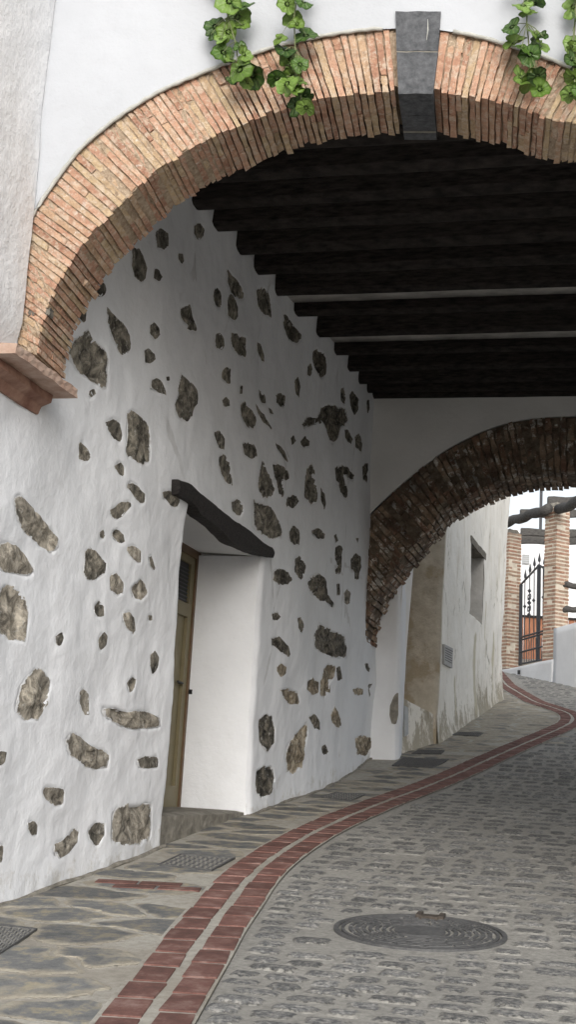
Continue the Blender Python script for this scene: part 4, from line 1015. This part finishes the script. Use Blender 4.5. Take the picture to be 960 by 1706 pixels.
b_ = MB(); b_.lattice(lambda x, y, z: HP(W0 - .05 + (W1 - W0 + .25) * x, -.55 + .56 * y, WZ1 - .06 + .12 * z + .05 * float(fbm(x * 6, y * 4, 5))), 14, 5, 2); b_.build('window_lintel', 'dark_rubble', wn)
b_ = MB()   # body of the house, set behind its face
b_.lattice(lambda x, y, z: HP(.05 + 6.6 * x + .2 * 3 * z * x, -6 + 5.3 * y, 1 + 8.4 * z)); 
b_.lattice(lambda x, y, z: HP(6.60 + .2 * (6.4 * z - 1.1) + .18 * x, -6 + 5.95 * y, 2.2 + 7.3 * z))
b_.build('core', 'plaster_old', oh)
b_ = MB(); b_.lattice(lambda x, y, z: HP(-.14 + .06 * z * 3.5 + .1 * x - .03, -.62 + .66 * y + .02 * float(fbm(y * 4, z * 9, 6)), 1.9 + 4.6 * z), 1, 8, 30); b_.build('door_jamb', 'beige_render', oh, True)
g0 = on_ground(664, 1254)[:2]; gt = (h0 - g0) / np.linalg.norm(h0 - g0); gn = np.array([gt[1], -gt[0]]); GL = float(np.linalg.norm(h0 - g0))
def GPx(x, y, d=0.): p = on_vert(x, y, g0 + gn * d, gn); return float((p[:2] - g0) @ gt), p[2]
def GQ(s, d, z): q = g0 + gt * s + gn * d; return np.array([q[0], q[1], z])
sA, zA = GPx(672, 1163); sB, zB = GPx(725, 1192)
nz = 26; V = []; la = []
for i in range(40):
    s = -.2 + (GL + .36) * i / 39; g = hgt(uv(GQ(s, 0, 0))[0]) - .08; top = zA + (zB - zA) * (s - sA) / (sB - sA)
    for k in range(nz): z = g + (top - g) * k / (nz - 1); V.append(GQ(s, .05 * float(fbm(s * 3, z * 3, 61)) + .08 * math.exp(-(z - g) / .25), z)); la.append(max(0, 1 - (z - g) / 1.1) * .9 + .1)
    V.append(GQ(s, -.6, top + .02)); la.append(.1)
mesh_obj('sill_wall', V, grid_faces(40, nz + 1), 'plaster_old', oh, True, {'low': la})
b_ = MB(); b_.lattice(lambda x, y, z: GQ(-.3 + 2.2 * x, -.75 + .1 * y, 1.5 + 5 * z)); b_.build('recess_back', 'beige_render', oh)
def gpoly(mb, pts, d0, d1):
    q = [GPx(x, y) for x, y in pts]; n = len(q); mb.add([GQ(s, d0, z) for s, z in q] + [GQ(s, d1, z) for s, z in q], [list(range(n)), list(range(n, 2 * n))[::-1]] + [[i, (i + 1) % n, n + (i + 1) % n, n + i] for i in range(n)])
b_ = MB(); gpoly(b_, [(650, 900), (692, 900), (688, 960), (679, 1066), (671.5, 1162), (650, 1162)], .0, -.10); b_.build('door_side', 'plaster_in', oh)
b_ = MB(); gpoly(b_, [(668, 1060), (680.5, 1060), (674.5, 1166), (668, 1166)], -.16, -.20); b_.build('door_edge', 'door', oh)
b_ = MB(); gpoly(b_, [(666, 1175), (672, 1178), (672.5, 1222), (667, 1226)], .05, .075); mt = b_.build('meter_grate', 'tin', oh)
# plaque
pl = empty('wall_plaque', HP(.8, .05, 3.3), 'small square grey plaque with engraved lines on the stained house wall', 'plaque')
q4 = [hpx(739.5, 1073, .03), hpx(753.5, 1080, .03), hpx(752.5, 1113, .03), hpx(738.5, 1105.5, .03)]
def pq(x, y, d): a = [q4[0][k] * (1 - x) * (1 - y) + q4[1][k] * x * (1 - y) + q4[2][k] * x * y + q4[3][k] * (1 - x) * y for k in (0, 1)]; return HP(a[0], d, a[1])
b_ = MB(); b_.lattice(lambda x, y, z: pq(x, y, -.03 + .075 * z)); b_.build('tile', 'plaque', pl)
b_ = MB()
for k in range(6):
    y0 = .14 + .12 * k; x = .1
    while x < .85: wdt = RNG.uniform(.05, .14); b_.lattice(lambda X, Y, Z: pq(x + wdt * X, y0 + .045 * Y, .0452 + .002 * Z)); x += wdt + .03
b_.build('engraving', 'text', pl)

# ================================================================ PERGOLA, GATE, LOW WALL, HOUSE BEHIND
def wpx(x, y, Y): d = ray(x, y); return CAM + d * Y / d[1]
la0 = on_ground(834, 1118)[:2]; la1 = on_ground(960, 1145)[:2]; lt = (la1 - la0) / np.linalg.norm(la1 - la0); ln = np.array([-lt[1], lt[0]]) * 1.0
if ln[1] > 0: ln = -ln     # faces the camera side
def LPx(x, y): p = on_vert(x, y, la0, ln); return float((p[:2] - la0) @ lt), p[2]
def LQ(s, d, z): q = la0 + lt * s + ln * d; return np.array([q[0], q[1], z])
lw = empty('low_wall', LQ(2, 0, 4), 'low white rendered wall rising in a step beside the far brick columns', 'wall')
prof = [LPx(*p) for p in ((830, 1117), (838, 1115.5), (866, 1110), (907, 1100.5), (922.5, 1098))]; pr2 = [LPx(*p) for p in ((923, 1047), (940, 1042), (960, 1037))]
ts_ = pr2[-1]; prof2 = pr2 + [(ts_[0] + 3.5, ts_[1] + .35)]
b_ = MB()
for pf in (prof, prof2):
    a = np.array(pf); n = 24; ss = np.linspace(a[0, 0], a[-1, 0], n)
    b_.lattice(lambda x, y, z: (lambda s, t: LQ(s, -.32 * y + .03 * float(fbm(s * 3, t * z, 3)) , (lambda g: g + (t - g) * z)(hgt(uv(LQ(s, 0, 0))[0]) - .3) + .0))(a[0, 0] + (a[-1, 0] - a[0, 0]) * x, float(np.interp(a[0, 0] + (a[-1, 0] - a[0, 0]) * x, a[:, 0], a[:, 1]))), n, 2, 10)
b_.build('render_coat', 'plaster_bright', lw, True)
b_ = MB()
for x in (865.2, 867.6): s, z = LPx(x, 1117); b_.lattice(lambda X, Y, Z: LQ(s + .035 * X, .02 + .02 * Y, z - .09 + .1 * Z))
b_.build('drain_slot', 'black', lw)
COLS = [((843.5, 1110), 33.9, 886), ((923.8, 1100), 31.0, 842)]
CP = []
for k, ((x, y), Y, ty) in enumerate(COLS):
    p = wpx(x, y, Y); ztp = wpx(x, ty, Y)[2]; e1 = np.array([.36, .215]); e2 = np.array([-.215, .36]); L = .42
    e1 /= np.linalg.norm(e1); e2 /= np.linalg.norm(e2); CP.append((p, e1, e2, ztp))
    c = empty('brick_column', (p[0], p[1], p[2] - .6), ('brick gate column half hidden behind the corner of the old house' if k == 0 else 'brick gate column standing on the step of the low white wall'), 'column', 'brick columns of the gateway')
    core = MB(); core.lattice(lambda x_, y_, z_: np.r_[p[:2] + e1 * (.007 + (L - .014) * x_) + e2 * (.007 + (L - .014) * y_), p[2] - .9 + (ztp - p[2] + .88) * z_]); core.build('mortar', 'mortar_pier', c)
    bk = MB(); z = p[2] - .9; r = 0
    while z < ztp - .05:
        h = .054
        for side in range(4):
            O_, X_, Y_ = [(p[:2], e1, e2), (p[:2] + e1 * L, e2, -e1), (p[:2] + e1 * L + e2 * L, -e1, -e2), (p[:2] + e2 * L, -e2, e1)][side]
            spl = (.29, .12) if (r + side) % 2 else (.13, .28); a = 0.0
            for s_ in spl:
                off = RNG.normal(0, .006); a1 = a + s_ - .012; j = RNG.normal(0, .003)
                bk.lattice(lambda x_, y_, z_: np.r_[O_ + X_ * (a + (a1 - a) * x_) + Y_ * (off + (.11 if s_ > .2 or True else .1) * y_), z + j + (h) * z_])
                a += s_
        z += .0905 + RNG.normal(0, .001); r += 1
    bk.build('brickwork', 'brick_pier', c)
    cp = MB(); cc = p[:2] + (e1 + e2) * L / 2
    cp.lattice(lambda x_, y_, z_: np.r_[cc + e1 * (x_ - .5) * L * (.95 - .3 * z_) + e2 * (y_ - .5) * L * (.95 - .3 * z_), ztp - .05 + .16 * z_ + .04 * float(fbm(x_ * 5, y_ * 5, 3))], 4, 4, 3); cp.build('cap', 'cement', c)
# gate
ga = wpx(866, 1108, 33.6)[:2]; gb = wpx(910, 1100, 31.2)[:2]; gtv = (gb - ga) / np.linalg.norm(gb - ga); gnn = np.array([gtv[1], -gtv[0]])
def TPx(x, y): p = on_vert(x, y, ga, gnn); return float((p[:2] - ga) @ gtv), p[2]
def TQ(s, d, z): q = ga + gtv * s + gnn * d; return np.array([q[0], q[1], z])
gt_ = empty('iron_gate', TQ(1, 0, 4.6), 'dark wrought iron gate with spear finials between the brick columns', 'gate')
b_ = MB()
def bar(mb, a, b, r=.018, n=6): (s0, z0), (s1, z1) = TPx(*a), TPx(*b); mb.tube([TQ(s0, 0, z0), TQ(s1, 0, z1)], r, n)
bar(b_, (867, 1108), (868.5, 974), .045, 4); bar(b_, (896.5, 1101), (898.5, 941), .05, 4); bar(b_, (868, 974), (898, 942), .028); bar(b_, (898, 941), (909, 948), .028); bar(b_, (907, 1101), (908, 948), .03, 4)
b_.build('gate_frame', 'iron', gt_)
b_ = MB()
for (a, b) in (((867, 1062), (908, 1050)), ((867, 1066.5), (908, 1054.5)), ((867, 1086.5), (907, 1076)), ((867, 1106), (907, 1098))): bar(b_, a, b, .024)
b_.build('rail', 'iron', gt_)
for x, top in ((875, 960), (883, 951), (890.5, 946), (905.5, 943)):
    tb = MB(); bar(tb, (x - .8, 1062), (x, top), .014); o = tb.build('bar', 'iron', gt_)
for k in range(10):
    x = 870 + k * 3.9 + (1 if k > 6 else 0); tb = MB(); bar(tb, (x, 1107 - k), (x, 1055 if k % 2 else 1063), .011, 5); tb.build('bar', 'iron', gt_)
for x, y in ((875.6, 952), (883.5, 942), (890.8, 932), (899, 925), (907.5, 930)):
    s, z = TPx(x, y + 10); tb = MB(); tb.tube([TQ(s, 0, z - .12), TQ(s, 0, z - .02), TQ(s, 0, z), TQ(s, 0, z + .05), TQ(s, 0, z + .22)], [.012, .012, .034, .038, .002], 8); tb.build('finial', 'iron', gt_)
b_ = MB()
s, z = TPx(882, 1004)
for sg in (-1, 1):
    for up_ in (-1, 1):
        pts = []
        for i in range(22):
            a = i / 21 * 2.0 * math.pi; rr_ = .10 * (1 - i / 30); pts.append(TQ(s + sg * (.09 - rr_ * math.cos(a)) * .9, 0, z + up_ * (.13 + rr_ * math.sin(a) * 1.0)))
        b_.tube(pts, .013, 5)
for dz in (-.30, .30): b_.tube([TQ(s, 0, z + dz - .05), TQ(s, 0, z + dz), TQ(s, 0, z + dz + .05)], [.01, .055, .01], 8)
b_.tube([TQ(s, 0, z - .05), TQ(s, 0, z), TQ(s, 0, z + .05)], [.02, .06, .02], 8)
for x, y in ((874.7, 1010), (889.5, 1000), (905.5, 995)): s2, z2 = TPx(x, y); b_.tube([TQ(s2, 0, z2 - .05), TQ(s2, 0, z2), TQ(s2, 0, z2 + .05)], [.01, .045, .01], 8)
b_.build('scrollwork', 'iron', gt_)
# pergola timbers
pg = empty('pergola', (CP[1][0][0] + 1, 32, 8), 'weathered grey timber pergola over the brick columns', 'pergola')
def log(name, a, b, ra, rb=None, Ya=31, Yb=31, n=12, m='grey_wood', seg=8, bend=.03):
    pa, pb = wpx(*a, Ya), wpx(*b, Yb); mb = MB(); pts = [pa + (pb - pa) * i / seg + np.array([0, 0, bend * math.sin(i * 1.9 + a[0])]) for i in range(seg + 1)]
    mb.tube(pts, [ra * (1 + .08 * math.sin(i * 2.3)) for i in range(seg + 1)], n); return mb.build(name, m, pg, True)
log('plate_beam', (840, 872), (914, 848), .125, None, 34.6, 30.9); log('plate_beam', (931, 850), (1010, 815), .12, None, 31, 26.5)
def sq(name, x0, x1, yc0, yc1, Y, h_, dpt_=.16):
    a, b = wpx(x0, yc0, Y), wpx(x1, yc1, Y); mb = MB(); mb.lattice(lambda x, y, z: a + (b - a) * x + np.array([0, dpt_ * y, (z - .5) * h_ + .02 * math.sin(x * 11 + z)]), 10, 1, 1); mb.build(name, 'grey_wood', pg)
sq('rafter', 868, 1010, 855, 856, 34.5, .19); sq('rafter', 914, 1010, 836, 833, 31.6, .24); sq('rafter', 869, 1010, 886, 890, 37, .20); sq('rafter', 869, 1010, 893, 897, 39.5, .19); sq('rafter', 868, 1010, 900.5, 903, 38, .17)
for ya, yb in ((975, 977), (1017, 1013)): log('handrail', (936, ya), (1010, yb - (4 if ya > 1000 else 0)), .075, None, 31.2, 31.0)
# house behind, fence, antenna
bh = empty('white_house', (9, 42, 6), 'plain white house wall behind the pergola', 'house')
zt = wpx(900, 891, 42)[2]; b_ = MB(); b_.box((3.5, 42, 3), (14, 0, 0), (0, 5, 0), (0, 0, zt - 3)); b_.build('wall', 'plaster_bright', bh)
b_ = MB(); b_.box((3.3, 41.85, zt), (14.4, 0, 0), (0, 5.3, 0), (0, 0, .10)); b_.build('coping', 'plaster_bright', bh)
a, b = wpx(870.5, 939, 41.95), wpx(882.5, 924, 41.95); v_ = MB(); v_.box((a[0], 41.93, a[2]), (b[0] - a[0], 0, 0), (0, .08, 0), (0, 0, b[2] - a[2]))
vt = v_.build('vent', 'tin', bh); v_ = MB()
for k in range(5): z = a[2] + (b[2] - a[2]) * (k + .5) / 5; v_.box((a[0] + .01, 41.915, z - .012), (b[0] - a[0] - .02, 0, 0), (0, .02, 0), (0, 0, .02))
v_.build('vent_slat', 'plaque', vt)
b_ = MB(); c = wpx(901.5, 848, 43); b_.tube([(c[0], 43, zt), (c[0], 43, zt + 2.6)], .05, 8); tag(b_.build('mast', 'iron', None, loc=(c[0], 43, zt)), 'thin dark mast standing on the white house behind the pergola', 'mast')
fz = wpx(890, 1029, 38)[2]; fe = empty('board_fence', (8, 38, 4), 'reddish brown board fence seen through the iron gate', 'fence')
b_ = MB(); x = 5.6
while x < 12: wd = RNG.uniform(.16, .22); b_.box((x, 38 + RNG.uniform(0, .02), 3.5), (wd - .015, 0, 0), (0, .04, 0), (0, 0, fz - 3.5)); x += wd
b_.build('board', 'fence', fe); b_ = MB(); b_.box((5.5, 37.95, fz), (6.6, 0, 0), (0, .12, 0), (0, 0, .06)); b_.build('fence_cap', 'lintel', fe)
b_ = MB(); b_.box((5.3, 34.5, 2), (9, 0, 0), (0, 7.4, 0), (0, 0, 2.75)); tag(b_.build('terrace', 'earth', None, loc=(8, 35, 3)), kind='structure')

# ================================================================ HANGING VINES
def leaf(mb, c, nrm, R, ph, curl):
    n = 30; nrm = nrm / np.linalg.norm(nrm); a = np.cross(nrm, [0.1, .2, 1]); a /= np.linalg.norm(a); b = np.cross(nrm, a); V = []; ve = []
    ca, sa = math.cos(ph), math.sin(ph); a, b = ca * a + sa * b, -sa * a + ca * b
    for k, f in enumerate((.25, .55, .8, 1.0)):
        for i in range(n):
            t = 2 * math.pi * i / n; r = R * f * (1 + (.05 * math.cos(8 * t + ph) + .05 * math.cos(3 * t + 2 * ph)) * f - .45 * f * math.exp(-((t - math.pi) / .22) ** 2))
            h = curl * R * f * f + .20 * R * f * f * math.sin(2 * t + ph) + .06 * R * f * math.sin(8 * t)
            V.append(c + r * (math.cos(t) * a + math.sin(t) * b) + nrm * h); ve.append(1.0 if i % 3 == 0 and f < .95 else (.25 if i % 3 else 0) * 0)
    V.append(c); ve.append(.4)
    Fc = [[k * n + i, k * n + (i + 1) % n, (k + 1) * n + (i + 1) % n, (k + 1) * n + i] for k in range(3) for i in range(n)] + [[i, (i + 1) % n, 4 * n] for i in range(n)]
    th = .0015; m_ = len(V); V2 = [v - nrm * th for v in V]
    mb.add(V + V2, Fc + [[i + m_ for i in f[::-1]] for f in Fc] + [[3 * n + i, 3 * n + i + m_, 3 * n + (i + 1) % n + m_, 3 * n + (i + 1) % n] for i in range(n)], vein=ve + ve)
VINES = [([(372, -20), (380, 30), (392, 70), (398, 110), (410, 128)], [(382, 3, 26), (403, 12, 24), (395, 30, 28), (358, 45, 25), (404, 43, 20), (380, 54, 28), (352, 58, 16), (368, 66, 18), (372, 88, 25), (400, 80, 17), (407, 92, 20), (385, 100, 14), (400, 117, 26), (420, 126, 26), (390, 135, 22), (412, 138, 20)], 'leftmost hanging vine of round green leaves, over the arch bricks'),
         ([(500, -30), (490, 30), (492, 80), (495, 130), (502, 165)], [(478, 8, 22), (506, 4, 26), (488, 36, 27), (510, 60, 27), (495, 42, 16), (466, 64, 14), (476, 84, 24), (485, 100, 24), (500, 108, 20), (462, 132, 22), (478, 140, 26), (487, 128, 20), (500, 135, 20), (508, 160, 22), (495, 175, 27), (510, 180, 22), (488, 152, 20)], 'second hanging vine from the left, reaching lowest over the arch bricks'),
         ([(880, -30), (878, 40), (883, 90), (885, 125)], [(872, 10, 25), (890, 8, 28), (880, 22, 24), (853, 46, 18), (893, 57, 20), (858, 73, 25), (905, 62, 14), (896, 78, 26), (870, 80, 18), (883, 92, 25), (868, 130, 27), (885, 135, 26), (900, 150, 20), (896, 128, 20)], 'third hanging vine, over the arch bricks right of the keystone'),
         ([(962, -30), (958, 40), (955, 90), (958, 140)], [(956, 12, 24), (962, 35, 22), (957, 72, 20), (952, 100, 22), (962, 92, 24), (955, 130, 26), (965, 120, 24), (952, 158, 20), (966, 150, 20)], 'hanging vine cut by the right edge of the picture')]
for (stem, lv, lab) in VINES:
    x0 = stem[0][0]; stem = [(x0 + 4, -420), (x0 - 3, -260), (x0 + 3, -120)] + stem; lv = lv + [(x0 + RNG.uniform(-24, 24), -15 - 17 * k, RNG.uniform(18, 26)) for k in range(22)]
    dv = -.16; pt = lambda x, y, d=dv: on_vert(x, y, O2 + D2 * d, D2)
    vn = empty('hanging_vine', pt(*stem[3]), lab, 'vine', 'leafy vines hanging before the arch')
    sb = MB(); pts = [pt(x, y) for x, y in stem]; sb.tube(pts, .004, 6)
    lb = MB()
    for k, (x, y, r) in enumerate(lv):
        c = pt(x, y, dv + RNG.uniform(-.05, .05)); nn_ = np.array([RNG.uniform(-.7, .7), -1, RNG.uniform(-.3, .9)])
        if y > 115 and k % 2: nn_ = np.array([RNG.uniform(-.5, .5), -.5, -.9])
        leaf(lb, c, nn_, r / F_PX * 6.8 * RNG.uniform(.66, .98), RNG.uniform(0, 6), RNG.uniform(-.25, .35))
        q = pts[int(np.argmin([abs(s_[1] - (y - 22)) for s_ in stem]))]; sb.tube([q, (q + c) / 2 + np.array([0, 0, .01]), c], .0022, 5)
    for k in range(5):
        x, y, r = lv[RNG.integers(0, len(lv))]; c = pt(x + RNG.uniform(-18, 18), y + RNG.uniform(-16, 12), dv + RNG.uniform(-.04, .06)); leaf(lb, c, np.array([RNG.uniform(-1, 1), -.6, RNG.uniform(-.9, .9)]), RNG.uniform(.02, .045), RNG.uniform(0, 6), RNG.uniform(-.4, .5))
        q = pts[int(np.argmin([abs(s_[1] - (y - 22)) for s_ in stem]))]; sb.tube([q, (q + c) / 2 + np.array([0, 0, .012]), c], .0018, 5)
    for k in range(8):
        i = RNG.integers(0, len(stem) - 1); q = pts[i]; sb.tube([q, q + np.array([RNG.uniform(-.06, .06), 0, RNG.uniform(-.1, -.04)])], .0018, 5)
    sb.build('stem', 'stem', vn); lb.build('leaves', 'leaf', vn, True)
